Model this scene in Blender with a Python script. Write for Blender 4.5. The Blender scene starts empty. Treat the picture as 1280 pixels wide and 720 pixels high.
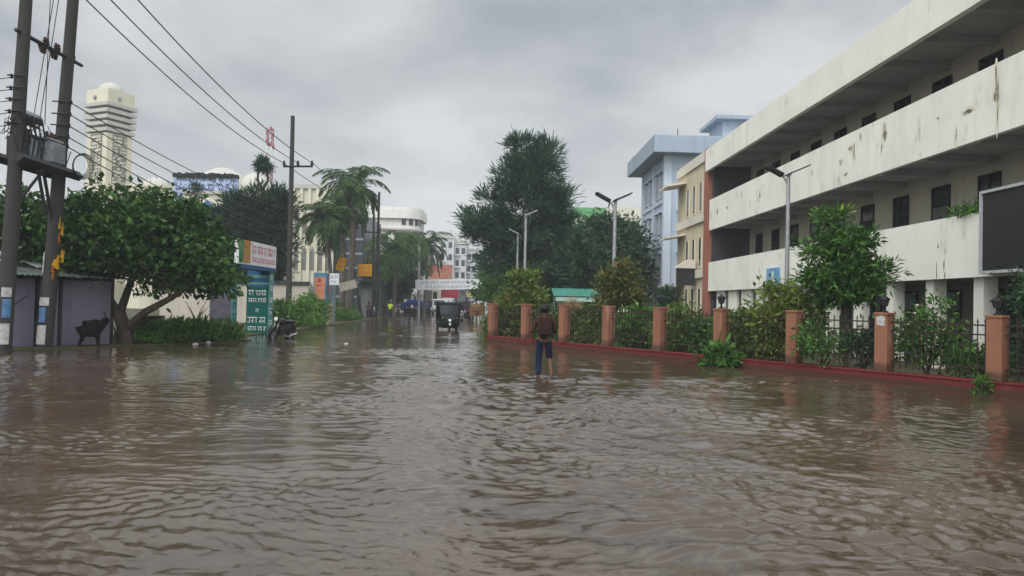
import bpy, bmesh, math, random
import numpy as np
from mathutils import Vector, Matrix

SC = bpy.context.scene
COL = SC.collection
R = math.radians

# ------------------------------------------------------------------ camera
CAM_H = 1.65
cam_d = bpy.data.cameras.new("camera")
cam_d.sensor_width = 36.0
cam_d.lens = 950.0 / 1280.0 * 36.0
cam_d.clip_start = 0.05
cam_d.clip_end = 5000
cam = bpy.data.objects.new("camera", cam_d)
COL.objects.link(cam)
CAM_M = (Matrix.Translation((0, 0, CAM_H)) @ Matrix.Rotation(R(90 + 1.11), 4, 'X')
         @ Matrix.Rotation(R(1.3), 4, 'Z'))
cam.matrix_world = CAM_M
SC.camera = cam

# ------------------------------------------------------------------ sky and sun
world = bpy.data.worlds.new("World")
SC.world = world
world.use_nodes = True
SUN_EL, SUN_ROT = 52, 215          # sun behind the clouds, behind and to the left of the viewer
wt = world.node_tree
for n in list(wt.nodes):
    wt.nodes.remove(n)
def wn(t, **kw):
    n = wt.nodes.new(t)
    for k, v in kw.items():
        setattr(n, k, v)
    return n
w_out = wn('ShaderNodeOutputWorld'); w_bg = wn('ShaderNodeBackground')
w_sky = wn('ShaderNodeTexSky', sky_type='NISHITA', sun_disc=False)
w_sky.sun_elevation = R(SUN_EL); w_sky.sun_rotation = R(SUN_ROT)
w_sky.dust_density = 3.0
w_tc = wn('ShaderNodeTexCoord')
w_sep = wn('ShaderNodeSeparateXYZ')
wt.links.new(w_tc.outputs['Generated'], w_sep.inputs[0])
def wmath(op, a, b=None, c=None):
    n = wn('ShaderNodeMath', operation=op)
    for i, x in enumerate((a, b, c)):
        if x is None: continue
        if isinstance(x, (int, float)): n.inputs[i].default_value = x
        else: wt.links.new(x, n.inputs[i])
    return n.outputs[0]
zc = wmath('MAXIMUM', w_sep.outputs[2], 0.0)
zden = wmath('ADD', zc, 0.22)
cx = wmath('DIVIDE', w_sep.outputs[0], zden)
cy = wmath('DIVIDE', w_sep.outputs[1], zden)
w_cmb = wn('ShaderNodeCombineXYZ')
wt.links.new(cx, w_cmb.inputs[0]); wt.links.new(cy, w_cmb.inputs[1])
w_n = wn('ShaderNodeTexNoise'); w_n.inputs['Scale'].default_value = 1.25
w_n.inputs['Detail'].default_value = 5.0; w_n.inputs['Roughness'].default_value = 0.52
w_n.inputs['Distortion'].default_value = 0.25
w_map = wn('ShaderNodeMapping'); w_map.inputs['Location'].default_value = (3.1, 0.4, 0)
wt.links.new(w_cmb.outputs[0], w_map.inputs[0]); wt.links.new(w_map.outputs[0], w_n.inputs['Vector'])
w_ramp = wn('ShaderNodeValToRGB')
e = w_ramp.color_ramp.elements
SKYK = 10.0
e[0].position = 0.36; e[0].color = (0.36, 0.395, 0.43, 1)
e[1].position = 0.62; e[1].color = (0.70, 0.715, 0.72, 1)
wt.links.new(w_n.outputs['Fac'], w_ramp.inputs[0])
# pale band at the horizon
w_hz = wn('ShaderNodeMapRange'); w_hz.inputs[1].default_value = 0.0; w_hz.inputs[2].default_value = 0.26
w_hz.inputs[3].default_value = 0.85; w_hz.inputs[4].default_value = 0.0
wt.links.new(zc, w_hz.inputs[0])
w_mixh = wn('ShaderNodeMixRGB'); w_mixh.inputs[2].default_value = (0.80, 0.81, 0.81, 1)
wt.links.new(w_hz.outputs[0], w_mixh.inputs[0]); wt.links.new(w_ramp.outputs[0], w_mixh.inputs[1])
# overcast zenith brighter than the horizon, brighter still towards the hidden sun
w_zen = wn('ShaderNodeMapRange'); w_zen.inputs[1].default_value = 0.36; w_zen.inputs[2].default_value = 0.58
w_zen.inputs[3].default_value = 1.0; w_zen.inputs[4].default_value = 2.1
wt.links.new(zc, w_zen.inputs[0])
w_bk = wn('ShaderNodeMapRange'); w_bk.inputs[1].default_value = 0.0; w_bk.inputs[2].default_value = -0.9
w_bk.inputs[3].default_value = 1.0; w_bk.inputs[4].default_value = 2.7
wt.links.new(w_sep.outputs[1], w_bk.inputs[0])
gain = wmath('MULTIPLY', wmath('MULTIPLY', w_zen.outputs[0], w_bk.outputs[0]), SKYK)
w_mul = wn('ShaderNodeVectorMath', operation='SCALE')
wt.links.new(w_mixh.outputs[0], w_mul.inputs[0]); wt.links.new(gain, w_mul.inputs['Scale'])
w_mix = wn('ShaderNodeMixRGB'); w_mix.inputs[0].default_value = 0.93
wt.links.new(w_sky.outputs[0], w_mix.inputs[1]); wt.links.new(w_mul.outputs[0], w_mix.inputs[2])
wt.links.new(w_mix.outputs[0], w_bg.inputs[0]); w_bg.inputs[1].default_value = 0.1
wt.links.new(w_bg.outputs[0], w_out.inputs[0])

sun_d = bpy.data.lights.new("sun", 'SUN'); sun_d.energy = 1.3; sun_d.angle = R(25)
sun_d.color = (1.0, 0.965, 0.91)
sun = bpy.data.objects.new("sun", sun_d); COL.objects.link(sun)
_az = R(SUN_ROT)
_d = Vector((math.sin(_az) * math.cos(R(SUN_EL)), math.cos(_az) * math.cos(R(SUN_EL)), math.sin(R(SUN_EL))))
sun.rotation_euler = _d.to_track_quat('Z', 'Y').to_euler()

vs = SC.view_settings
vs.view_transform = 'Standard'; vs.look = 'None'; vs.gamma = 1.0; vs.exposure = 0.08
vs.use_curve_mapping = False
SC.cycles.max_bounces = 6; SC.cycles.diffuse_bounces = 3; SC.cycles.glossy_bounces = 3
SC.cycles.transmission_bounces = 4; SC.cycles.volume_bounces = 0
SC.cycles.use_denoising = True
SC.cycles.sample_clamp_indirect = 6

# ------------------------------------------------------------------ measuring the place
def P(px, py, Y):
    """point at depth Y metres seen at photo pixel (px, py)"""
    d = CAM_M.to_3x3() @ Vector(((px - 640) / 950.0, (360 - py) / 950.0, -1))
    return Vector((0, 0, CAM_H)) + d * (Y / d.y)
def hzn(px): return 378.5 + 0.0227 * (px - 640)
def PX(px, Y): return P(px, hzn(px), Y).x
def PZ(px, py, Y): return P(px, py, Y).z

# ------------------------------------------------------------------ materials
MATS = {}
def mat(name, col, rough=0.8, var=0.25, scale=3.0, bump=0.0, bscale=40.0, metal=0.0, col2=None, streak=False, spec=0.22, detail=6):
    if name in MATS: return MATS[name]
    m = bpy.data.materials.new(name); m.use_nodes = True
    nt = m.node_tree; N = nt.nodes; L = nt.links
    b = N['Principled BSDF']
    b.inputs['Roughness'].default_value = rough; b.inputs['Metallic'].default_value = metal
    b.inputs['Specular IOR Level'].default_value = spec
    tc = N.new('ShaderNodeTexCoord')
    no = N.new('ShaderNodeTexNoise'); no.inputs['Scale'].default_value = scale
    no.inputs['Detail'].default_value = detail; no.inputs['Roughness'].default_value = 0.6
    src = tc.outputs['Object']
    if streak:
        mp = N.new('ShaderNodeMapping'); mp.inputs['Scale'].default_value = (1, 1, 0.12)
        L.new(src, mp.inputs[0]); src = mp.outputs[0]
    L.new(src, no.inputs['Vector'])
    rp = N.new('ShaderNodeValToRGB')
    c2 = col2 or tuple(c * (1 - var) for c in col[:3])
    c1 = col if col2 else tuple(min(1, c * (1 + var * 0.4)) for c in col[:3])
    rp.color_ramp.elements[0].position = 0.3; rp.color_ramp.elements[1].position = 0.68
    rp.color_ramp.elements[0].color = (*c2[:3], 1); rp.color_ramp.elements[1].color = (*c1[:3], 1)
    L.new(no.outputs['Fac'], rp.inputs[0]); L.new(rp.outputs[0], b.inputs['Base Color'])
    if bump:
        n2 = N.new('ShaderNodeTexNoise'); n2.inputs['Scale'].default_value = bscale; n2.inputs['Detail'].default_value = 4
        L.new(tc.outputs['Object'], n2.inputs['Vector'])
        bp = N.new('ShaderNodeBump'); bp.inputs['Strength'].default_value = bump; bp.inputs['Distance'].default_value = 0.02
        L.new(n2.outputs['Fac'], bp.inputs['Height']); L.new(bp.outputs[0], b.inputs['Normal'])
    MATS[name] = m
    return m

def wall_mat(name, col, stain=(0.09, 0.09, 0.06), amount=0.45, patch=None, patch_amt=0.0, streak_scale=2.2, seed=0.0, tide=None):
    """old distemper: mottled, rain streaks, mould or rust patches with a shape of their own"""
    if name in MATS: return MATS[name]
    m = bpy.data.materials.new(name); m.use_nodes = True
    nt = m.node_tree; N = nt.nodes; L = nt.links
    b = N['Principled BSDF']; b.inputs['Roughness'].default_value = 0.92; b.inputs['Specular IOR Level'].default_value = 0.10
    tc = N.new('ShaderNodeTexCoord')
    off = N.new('ShaderNodeMapping'); off.inputs['Location'].default_value = (seed, seed * 1.7, seed * .6)
    L.new(tc.outputs['Object'], off.inputs[0])
    def noise(scale, det, sc=(1, 1, 1)):
        mp = N.new('ShaderNodeMapping'); mp.inputs['Scale'].default_value = sc
        L.new(off.outputs[0], mp.inputs[0])
        n = N.new('ShaderNodeTexNoise'); n.inputs['Scale'].default_value = scale; n.inputs['Detail'].default_value = det
        n.inputs['Roughness'].default_value = 0.62
        L.new(mp.outputs[0], n.inputs['Vector']); return n.outputs['Fac']
    def ramp(f, p0, p1, v0, v1):
        r = N.new('ShaderNodeMapRange'); r.inputs[1].default_value = p0; r.inputs[2].default_value = p1
        r.inputs[3].default_value = v0; r.inputs[4].default_value = v1
        L.new(f, r.inputs[0]); return r.outputs[0]
    def mix(f, a, c):
        x = N.new('ShaderNodeMixRGB')
        if isinstance(f, float): x.inputs[0].default_value = f
        else: L.new(f, x.inputs[0])
        for i, v in ((1, a), (2, c)):
            if isinstance(v, tuple): x.inputs[i].default_value = (*v[:3], 1)
            else: L.new(v, x.inputs[i])
        return x.outputs[0]
    base = mix(ramp(noise(0.7, 5), 0.3, 0.7, 0, 1), tuple(c * 0.88 for c in col), col)
    st = mix(ramp(noise(streak_scale, 6, (1, 1, 0.10)), 0.52, 0.78, 0, amount), base, stain)
    if patch:
        ml = N.new('ShaderNodeMath'); ml.operation = 'MULTIPLY'
        L.new(ramp(noise(1.1, 2, (1, 1, .5)), 0.56, 0.66, 0, 1), ml.inputs[0])
        L.new(ramp(noise(4.5, 5, (1, 1, .4)), 0.50, 0.60, 0, patch_amt), ml.inputs[1])
        st = mix(ml.outputs[0], st, patch)
    if tide:
        sp = N.new('ShaderNodeSeparateXYZ'); L.new(tc.outputs['Object'], sp.inputs[0])
        ad = N.new('ShaderNodeMath'); ad.operation = 'MULTIPLY_ADD'; ad.inputs[1].default_value = -tide[1]
        L.new(noise(3.0, 5, (1, 1, .4)), ad.inputs[0]); L.new(sp.outputs[2], ad.inputs[2])
        st = mix(ramp(ad.outputs[0], tide[0] - tide[1] * .5 - .05, tide[0] - tide[1] * .5 + .05, .85, 0), st, tide[2])
    L.new(st, b.inputs['Base Color'])
    bp = N.new('ShaderNodeBump'); bp.inputs['Strength'].default_value = 0.25; bp.inputs['Distance'].default_value = 0.01
    L.new(noise(30, 4), bp.inputs['Height']); L.new(bp.outputs[0], b.inputs['Normal'])
    MATS[name] = m
    return m

def leaf_mat(name, dark, light, tip=None, rough=0.65, trans=0.22):
    if name in MATS: return MATS[name]
    m = bpy.data.materials.new(name); m.use_nodes = True
    nt = m.node_tree; N = nt.nodes; L = nt.links
    b = N['Principled BSDF']; b.inputs['Roughness'].default_value = rough
    b.inputs['Specular IOR Level'].default_value = 0.10
    g = N.new('ShaderNodeNewGeometry')
    tc = N.new('ShaderNodeTexCoord')
    no = N.new('ShaderNodeTexNoise'); no.inputs['Scale'].default_value = 1.1; no.inputs['Detail'].default_value = 3
    L.new(tc.outputs['Object'], no.inputs['Vector'])
    a = N.new('ShaderNodeMath'); a.operation = 'MULTIPLY_ADD'; a.inputs[1].default_value = 0.55
    L.new(g.outputs['Random Per Island'], a.inputs[0]); 
    s = N.new('ShaderNodeMath'); s.operation = 'MULTIPLY_ADD'; s.inputs[1].default_value = 1.3; s.inputs[2].default_value = -0.42
    L.new(no.outputs['Fac'], s.inputs[0]); L.new(s.outputs[0], a.inputs[2])
    rp = N.new('ShaderNodeValToRGB')
    rp.color_ramp.elements[0].color = (*dark, 1); rp.color_ramp.elements[1].color = (*light, 1)
    rp.color_ramp.elements[0].position = 0.15; rp.color_ramp.elements[1].position = 0.8
    if tip:
        el = rp.color_ramp.elements.new(0.97); el.color = (*tip, 1)
    L.new(a.outputs[0], rp.inputs[0]); L.new(rp.outputs[0], b.inputs['Base Color'])
    t = N.new('ShaderNodeBsdfTranslucent'); L.new(rp.outputs[0], t.inputs[0])
    mx = N.new('ShaderNodeMixShader'); mx.inputs[0].default_value = trans
    L.new(b.outputs[0], mx.inputs[1]); L.new(t.outputs[0], mx.inputs[2])
    L.new(mx.outputs[0], N['Material Output'].inputs[0])
    MATS[name] = m
    return m

def glass_mat(name, col=(0.02, 0.025, 0.03), rough=0.12):
    if name in MATS: return MATS[name]
    m = bpy.data.materials.new(name); m.use_nodes = True
    b = m.node_tree.nodes['Principled BSDF']
    tc = m.node_tree.nodes.new('ShaderNodeTexCoord'); no = m.node_tree.nodes.new('ShaderNodeTexNoise')
    no.inputs['Scale'].default_value = 2.0
    m.node_tree.links.new(tc.outputs['Object'], no.inputs['Vector'])
    mr = m.node_tree.nodes.new('ShaderNodeMapRange'); mr.inputs[3].default_value = rough * .6; mr.inputs[4].default_value = rough * 1.8
    m.node_tree.links.new(no.outputs['Fac'], mr.inputs[0]); m.node_tree.links.new(mr.outputs[0], b.inputs['Roughness'])
    b.inputs['Base Color'].default_value = (*col, 1)
    MATS[name] = m
    return m

# ------------------------------------------------------------------ mesh building
class MB:
    def __init__(s): s.v = []; s.f = []; s.m = []
    def add(s, vs, fs, m=0):
        k = len(s.v); s.v.extend([tuple(v) for v in vs])
        for f in fs: s.f.append(tuple(i + k for i in f)); s.m.append(m)
        return s
    def box(s, x0, y0, z0, x1, y1, z1, m=0):
        return s.add([(x0, y0, z0), (x1, y0, z0), (x1, y1, z0), (x0, y1, z0), (x0, y0, z1), (x1, y0, z1), (x1, y1, z1), (x0, y1, z1)],
                     [(3, 2, 1, 0), (4, 5, 6, 7), (0, 1, 5, 4), (1, 2, 6, 5), (2, 3, 7, 6), (3, 0, 4, 7)], m)
    def obox(s, c, sz, rot, m=0):
        """box of size sz, centre c, rotation matrix/euler rot"""
        M = rot if isinstance(rot, Matrix) else __import__('mathutils').Euler(rot).to_matrix()
        hx, hy, hz = sz[0] / 2, sz[1] / 2, sz[2] / 2
        vs = [Vector(c) + M @ Vector(q) for q in ((-hx, -hy, -hz), (hx, -hy, -hz), (hx, hy, -hz), (-hx, hy, -hz), (-hx, -hy, hz), (hx, -hy, hz), (hx, hy, hz), (-hx, hy, hz))]
        return s.add(vs, [(3, 2, 1, 0), (4, 5, 6, 7), (0, 1, 5, 4), (1, 2, 6, 5), (2, 3, 7, 6), (3, 0, 4, 7)], m)
    def tube(s, pts, r, n=8, m=0, caps=True):
        pts = [Vector(p) for p in pts]
        rs = r if isinstance(r, (list, tuple)) else [r] * len(pts)
        vs = []; up = None
        for i, p in enumerate(pts):
            d = (pts[min(i + 1, len(pts) - 1)] - pts[max(i - 1, 0)])
            d = d.normalized() if d.length > 1e-9 else Vector((0, 0, 1))
            if up is None:
                up = Vector((0, 1, 0)) if abs(d.z) > 0.8 else Vector((0, 0, 1))
            a = d.cross(up)
            if a.length < 1e-4: a = d.cross(Vector((1, 0, 0.1)))
            a.normalize(); b = a.cross(d).normalized(); up = b
            for k in range(n):
                t = 2 * math.pi * k / n
                vs.append(p + (a * math.cos(t) + b * math.sin(t)) * rs[i])
        fs = []
        for i in range(len(pts) - 1):
            for k in range(n):
                k2 = (k + 1) % n
                fs.append((i * n + k, i * n + k2, (i + 1) * n + k2, (i + 1) * n + k))
        if caps:
            fs.append(tuple(range(n - 1, -1, -1))); fs.append(tuple((len(pts) - 1) * n + k for k in range(n)))
        return s.add(vs, fs, m)
    def lathe(s, prof, n=16, c=(0, 0, 0), m=0, axis='Z'):
        vs = []; fs = []
        for r, z in prof:
            for k in range(n):
                t = 2 * math.pi * k / n
                q = (r * math.cos(t), r * math.sin(t), z)
                if axis == 'Y': q = (q[0], q[2], q[1])
                if axis == 'X': q = (q[2], q[0], q[1])
                vs.append((c[0] + q[0], c[1] + q[1], c[2] + q[2]))
        for i in range(len(prof) - 1):
            for k in range(n):
                k2 = (k + 1) % n
                fs.append((i * n + k, i * n + k2, (i + 1) * n + k2, (i + 1) * n + k))
        fs.append(tuple(range(n - 1, -1, -1))); fs.append(tuple((len(prof) - 1) * n + k for k in range(n)))
        return s.add(vs, fs, m)
    def ball(s, c, r, n=12, m=0):
        rx, ry, rz = r if isinstance(r, (tuple, list)) else (r, r, r)
        k = n // 2; vs = []; fs = []
        for i in range(k + 1):
            a = math.pi * (i / k) ; a = min(max(a, 0.02), math.pi - 0.02)
            for j in range(n):
                t = 2 * math.pi * j / n
                vs.append((c[0] + rx * math.sin(a) * math.cos(t), c[1] + ry * math.sin(a) * math.sin(t), c[2] + rz * math.cos(a)))
        for i in range(k):
            for j in range(n):
                j2 = (j + 1) % n
                fs.append((i * n + j, (i + 1) * n + j, (i + 1) * n + j2, i * n + j2))
        return s.add(vs, fs, m)
    def prism(s, poly, z0, z1, m=0):
        n = len(poly)
        vs = [(x, y, z0) for x, y in poly] + [(x, y, z1) for x, y in poly]
        fs = [tuple(range(n - 1, -1, -1)), tuple(range(n, 2 * n))] + [(i, (i + 1) % n, n + (i + 1) % n, n + i) for i in range(n)]
        return s.add(vs, fs, m)
    def slab(s, poly, off, m=0):
        """thick sheet: poly is a list of 3-D points, off the thickness vector"""
        n = len(poly); off = Vector(off)
        vs = [Vector(p) for p in poly] + [Vector(p) + off for p in poly]
        fs = [tuple(range(n - 1, -1, -1)), tuple(range(n, 2 * n))] + [(i, (i + 1) % n, n + (i + 1) % n, n + i) for i in range(n)]
        return s.add(vs, fs, m)
    def build(s, name, mats, parent=None, loc=(0, 0, 0), rotz=0, smooth=False, bevel=0.0, org=None):
        vs = s.v
        if org is not None:
            vs = [(v[0] - org[0], v[1] - org[1], v[2] - org[2]) for v in vs]
        me = bpy.data.meshes.new(name)
        me.from_pydata(vs, [], s.f)
        if not isinstance(mats, (list, tuple)): mats = [mats]
        for mm in mats: me.materials.append(mm)
        if len(mats) > 1: me.polygons.foreach_set('material_index', s.m)
        bm = bmesh.new(); bm.from_mesh(me)
        bmesh.ops.recalc_face_normals(bm, faces=bm.faces)
        bm.to_mesh(me); bm.free()
        if smooth:
            me.polygons.foreach_set('use_smooth', [True] * len(me.polygons))
            me.set_sharp_from_angle(angle=R(40))
        me.update()
        o = bpy.data.objects.new(name, me); COL.objects.link(o)
        o.location = loc; o.rotation_euler = (0, 0, rotz)
        if parent: o.parent = parent
        if bevel:
            md = o.modifiers.new('bevel', 'BEVEL'); md.width = bevel; md.segments = 2; md.limit_method = 'ANGLE'
        return o

def tag(o, label=None, cat=None, group=None, kind=None):
    if label: o['label'] = label
    if cat: o['category'] = cat
    if group: o['group'] = group
    if kind: o['kind'] = kind
    return o
def thing(name, label, cat, loc=(0, 0, 0), rotz=0, group=None):
    o = bpy.data.objects.new(name, None); COL.objects.link(o)
    o.empty_display_size = 0.3
    o.location = loc; o.rotation_euler = (0, 0, rotz)
    return tag(o, label, cat, group)
def struct(o): o['kind'] = 'structure'; return o
def kids(o): return [c for c in bpy.data.objects if c.parent == o]
def copy_tree(o, parent=None):
    c = o.copy(); COL.objects.link(c)
    if parent: c.parent = parent
    for ch in kids(o): copy_tree(ch, c)
    return c

def mesh_np(name, V, F, mats, parent=None, loc=(0, 0, 0), midx=None, smooth=False):
    me = bpy.data.meshes.new(name)
    V = np.asarray(V, dtype=np.float32); F = np.asarray(F, dtype=np.int32)
    me.vertices.add(len(V)); me.vertices.foreach_set('co', V.ravel())
    k = F.shape[1]
    me.loops.add(F.size); me.loops.foreach_set('vertex_index', F.ravel())
    me.polygons.add(len(F)); me.polygons.foreach_set('loop_start', np.arange(0, F.size, k, dtype=np.int32))
    if not isinstance(mats, (list, tuple)): mats = [mats]
    for mm in mats: me.materials.append(mm)
    if midx is not None: me.polygons.foreach_set('material_index', np.asarray(midx, dtype=np.int32))
    if smooth: me.polygons.foreach_set('use_smooth', np.ones(len(F), dtype=bool))
    me.update(calc_edges=True); me.validate()
    o = bpy.data.objects.new(name, me); COL.objects.link(o); o.location = loc
    if parent: o.parent = parent
    return o

def leaf_quads(C, D, Ln, Wd, rng, fold=0.25):
    """rhombic leaves: base C, direction D, lengths Ln, widths Wd"""
    n = len(C)
    D = D / (np.linalg.norm(D, axis=1, keepdims=True) + 1e-9)
    rnd = rng.normal(size=(n, 3)); rnd[:, 2] += 0.8
    S = np.cross(D, rnd); S /= (np.linalg.norm(S, axis=1, keepdims=True) + 1e-9)
    Nn = np.cross(S, D)
    Ln = Ln[:, None]; Wd = Wd[:, None]
    a = C; b = C + D * Ln * .5 + S * Wd * .5 + Nn * Wd * fold * .3
    c = C + D * Ln - Nn * Ln * 0.12
    d = C + D * Ln * .5 - S * Wd * .5 + Nn * Wd * fold * .3
    V = np.stack([a, b, c, d], axis=1).reshape(-1, 3)
    F = np.arange(4 * n, dtype=np.int32).reshape(-1, 4)
    return V, F

def sample_crown(ells, n, rng, shell=0.45):
    """points in a union of ellipsoids (cx,cy,cz,rx,ry,rz), thinned irregularly"""
    w = np.array([e[3] * e[4] * e[5] for e in ells]) ** (2 / 3.); w /= w.sum()
    idx = rng.choice(len(ells), size=n, p=w)
    E = np.array(ells)[idx]
    d = rng.normal(size=(n, 3)); d /= np.linalg.norm(d, axis=1, keepdims=True)
    r = (shell ** 3 + (1 - shell ** 3) * rng.random(n)) ** (1 / 3.) * rng.uniform(0.86, 1.08, n)
    return E[:, :3] + d * r[:, None] * E[:, 3:6], d

def make_tree(name, label, cat, base, trunks, ells, nclus, per, leaf, clus_r, lmat, bmat, seed=1, group=None, shell=0.45,
              up=0.2, out=0.6, rand=0.8, branch_r=0.03, needle=None, parent_names=('trunk', 'crown'), branches=True, flat=1.0):
    rng = np.random.default_rng(seed)
    root = thing(name, label, cat, base, group=group)
    tb = MB(); tpts = []
    for pts, rads in trunks:
        tb.tube(pts, rads, 9)
        for i in range(len(pts) - 1):
            for t in np.linspace(0, 1, 5): tpts.append((Vector(pts[i]).lerp(Vector(pts[i + 1]), t)))
    TP = np.array([tuple(p) for p in tpts])
    CC, dd = sample_crown(ells, nclus, rng, shell)
    if branches:
        hi = TP[TP[:, 2] > TP[:, 2].max() * 0.45]
        for c in CC[::2]:
            q = hi[np.argmin(np.sum((hi - c) ** 2 * np.array([1, 1, 1.0]), axis=1) + rng.random(len(hi)) * 0.3)]
            mid = (q + c) / 2 + rng.normal(size=3) * 0.08 * np.linalg.norm(c - q); mid[2] += 0.05
            tb.tube([q, mid, c], [branch_r, branch_r * .7, branch_r * .25], 5)
    tb.build(parent_names[0], bmat, root, smooth=True)
    n = nclus * per
    k = np.repeat(np.arange(nclus), per)
    cs = rng.uniform(0.6, 1.25, nclus)[k][:, None]
    offs = rng.normal(size=(n, 3)) * np.array([1, 1, 0.7 * flat]) * clus_r * cs
    C = CC[k] + offs
    D = dd[k] * out + rng.normal(size=(n, 3)) * rand + offs / clus_r * 0.35
    D[:, 2] += up
    q = rng.uniform(0.4, 1.45, n); Ln = leaf[0] * q; Wd = leaf[1] * q * rng.uniform(0.75, 1.25, n)
    V, F = leaf_quads(C, D, Ln, Wd, rng)
    mesh_np(parent_names[1], V, F, lmat, root)
    return root
# ------------------------------------------------------------------ the setting
M_mud = mat('mud', (0.10, 0.075, 0.05), 0.95, 0.4, 0.8, bump=0.5)
M_soil = mat('soil', (0.085, 0.07, 0.045), 0.95, 0.45, 1.5, col2=(0.04, 0.05, 0.02), bump=0.6, bscale=12)
MB().box(-1500, -300, -1.2, 1500, 2500, -0.4).build('ground', M_mud)
struct(bpy.data.objects['ground'])

# flood water: a real rippled surface
def make_water():
    rng = np.random.default_rng(11)
    ys = [-25.0, -12.0, -5.0, -1.0, 1.5, 2.6]
    y = 3.0
    while y < 75: ys.append(y); y *= 1.0042
    while y < 420: ys.append(y); y *= 1.03
    ys = np.array(ys); nx = 900
    u = np.linspace(-1, 1, nx)
    hw = 0.78 * np.abs(ys) + 5.0
    X = u[None, :] * hw[:, None]; Y = np.repeat(ys[:, None], nx, 1)
    dx = 2 * hw / nx; dy = np.gradient(ys); cell = np.maximum(dx, dy)[:, None]
    # slow warp so that no crest runs dead straight
    wx = X + 0.22 * np.sin(0.9 * X + 1.3 * Y + 1) + 0.15 * np.sin(2.1 * Y - 1.1 * X)
    wy = Y + 0.22 * np.sin(1.2 * X - 0.7 * Y) + 0.12 * np.sin(1.9 * X + 2.3 * Y + 2)
    H = np.zeros_like(X)
    calm = np.zeros_like(X)
    for i in range(7):
        t = rng.uniform(0, 6.28); f = rng.uniform(0.35, 1.3)
        calm += np.sin(f * (X * math.cos(t) + 0.55 * Y * math.sin(t)) + rng.uniform(0, 6.28))
    calm = np.clip(1.0 + 0.22 * calm, 0.45, 1.6)
    def patchy(s, k):
        a = np.zeros_like(X)
        for i in range(4):
            t = rng.uniform(0, 6.28); f = s * rng.uniform(0.6, 1.6)
            a += np.sin(f * (X * math.cos(t) + Y * math.sin(t)) + rng.uniform(0, 6.28))
        return np.clip(1 + k * a / 2, 0.15, 2.2)
    bands = [((0.06, 0.13), 34, 0.080, 95, 0.9), ((0.13, 0.27), 40, 0.135, 90, 0.9), ((0.27, 0.55), 28, 0.080, 95, 0.8), ((0.55, 1.5), 14, 0.024, 80, 0.6), ((2.0, 4.5), 6, 0.005, 50, 0.4)]
    for (l0, l1), n, slope, spread, pk in bands:
        B = np.zeros_like(X)
        for i in range(n):
            lam = math.exp(rng.uniform(math.log(l0), math.log(l1)))
            th = R(78) + rng.normal() * R(spread) * .5
            k = 2 * math.pi / lam
            amp = slope / k * math.sqrt(2.0 / n)
            att = np.clip((lam / cell - 2.2) / 2.0, 0, 1)
            ph = k * (wx * math.cos(th) + wy * math.sin(th)) + rng.uniform(0, 6.28)
            s = np.sin(ph)
            B += amp * att * (s + 0.22 * np.cos(2 * ph))
        H += B * patchy(1.1 / l1 ** .5 * .6, pk) * calm
    # wake of something that has waded past on the right, and rings round the wader
    t0 = (X - 2.9) * 0.80 + (Y - 7.4) * 0.60
    l0 = -(X - 2.9) * 0.60 + (Y - 7.4) * 0.80
    env = np.exp(-(t0 / 0.55) ** 2) * np.exp(-(l0 / 2.6) ** 2)
    H += 0.013 * env * np.sin(t0 * 2 * math.pi / 0.62 + 0.4 * np.sin(2.2 * l0))
    rr = np.hypot(X - 0.75, Y - 16.8)
    H += 0.012 * np.exp(-((rr - 0.6) / 0.8) ** 2) * np.sin(rr * 2 * math.pi / 0.4)
    H *= np.where(ys < 2.7, 0, 1)[:, None]
    V = np.stack([X, Y, H], -1).reshape(-1, 3)
    r, c = np.meshgrid(np.arange(len(ys) - 1), np.arange(nx - 1), indexing='ij')
    i = (r * nx + c).ravel()
    F = np.stack([i, i + 1, i + nx + 1, i + nx], 1)
    m = bpy.data.materials.new('flood_water'); m.use_nodes = True
    nt = m.node_tree; N = nt.nodes; L = nt.links; b = N['Principled BSDF']
    b.inputs['IOR'].default_value = 1.5; b.inputs['Roughness'].default_value = 0.02
    tc = N.new('ShaderNodeTexCoord')
    n1 = N.new('ShaderNodeTexNoise'); n1.inputs['Scale'].default_value = 0.35; n1.inputs['Detail'].default_value = 5
    L.new(tc.outputs['Object'], n1.inputs['Vector'])
    rp = N.new('ShaderNodeValToRGB')
    rp.color_ramp.elements[0].position = 0.3; rp.color_ramp.elements[0].color = (0.047, 0.031, 0.020, 1)
    rp.color_ramp.elements[1].position = 0.7; rp.color_ramp.elements[1].color = (0.086, 0.061, 0.041, 1)
    L.new(n1.outputs['Fac'], rp.inputs[0]); L.new(rp.outputs[0], b.inputs['Base Color'])
    mp = N.new('ShaderNodeMapping'); mp.inputs['Scale'].default_value = (0.6, 1.0, 1)
    L.new(tc.outputs['Object'], mp.inputs[0])
    n2 = N.new('ShaderNodeTexNoise'); n2.inputs['Scale'].default_value = 12; n2.inputs['Detail'].default_value = 5; n2.inputs['Roughness'].default_value = 0.6
    n2.inputs['Distortion'].default_value = 0.4
    L.new(mp.outputs[0], n2.inputs['Vector'])
    bp = N.new('ShaderNodeBump'); bp.inputs['Strength'].default_value = 0.18; bp.inputs['Distance'].default_value = 0.02
    L.new(n2.outputs['Fac'], bp.inputs['Height']); L.new(bp.outputs[0], b.inputs['Normal'])
    o = mesh_np('flood_water', V, F, m, smooth=True)
    return struct(o)
make_water()

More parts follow.
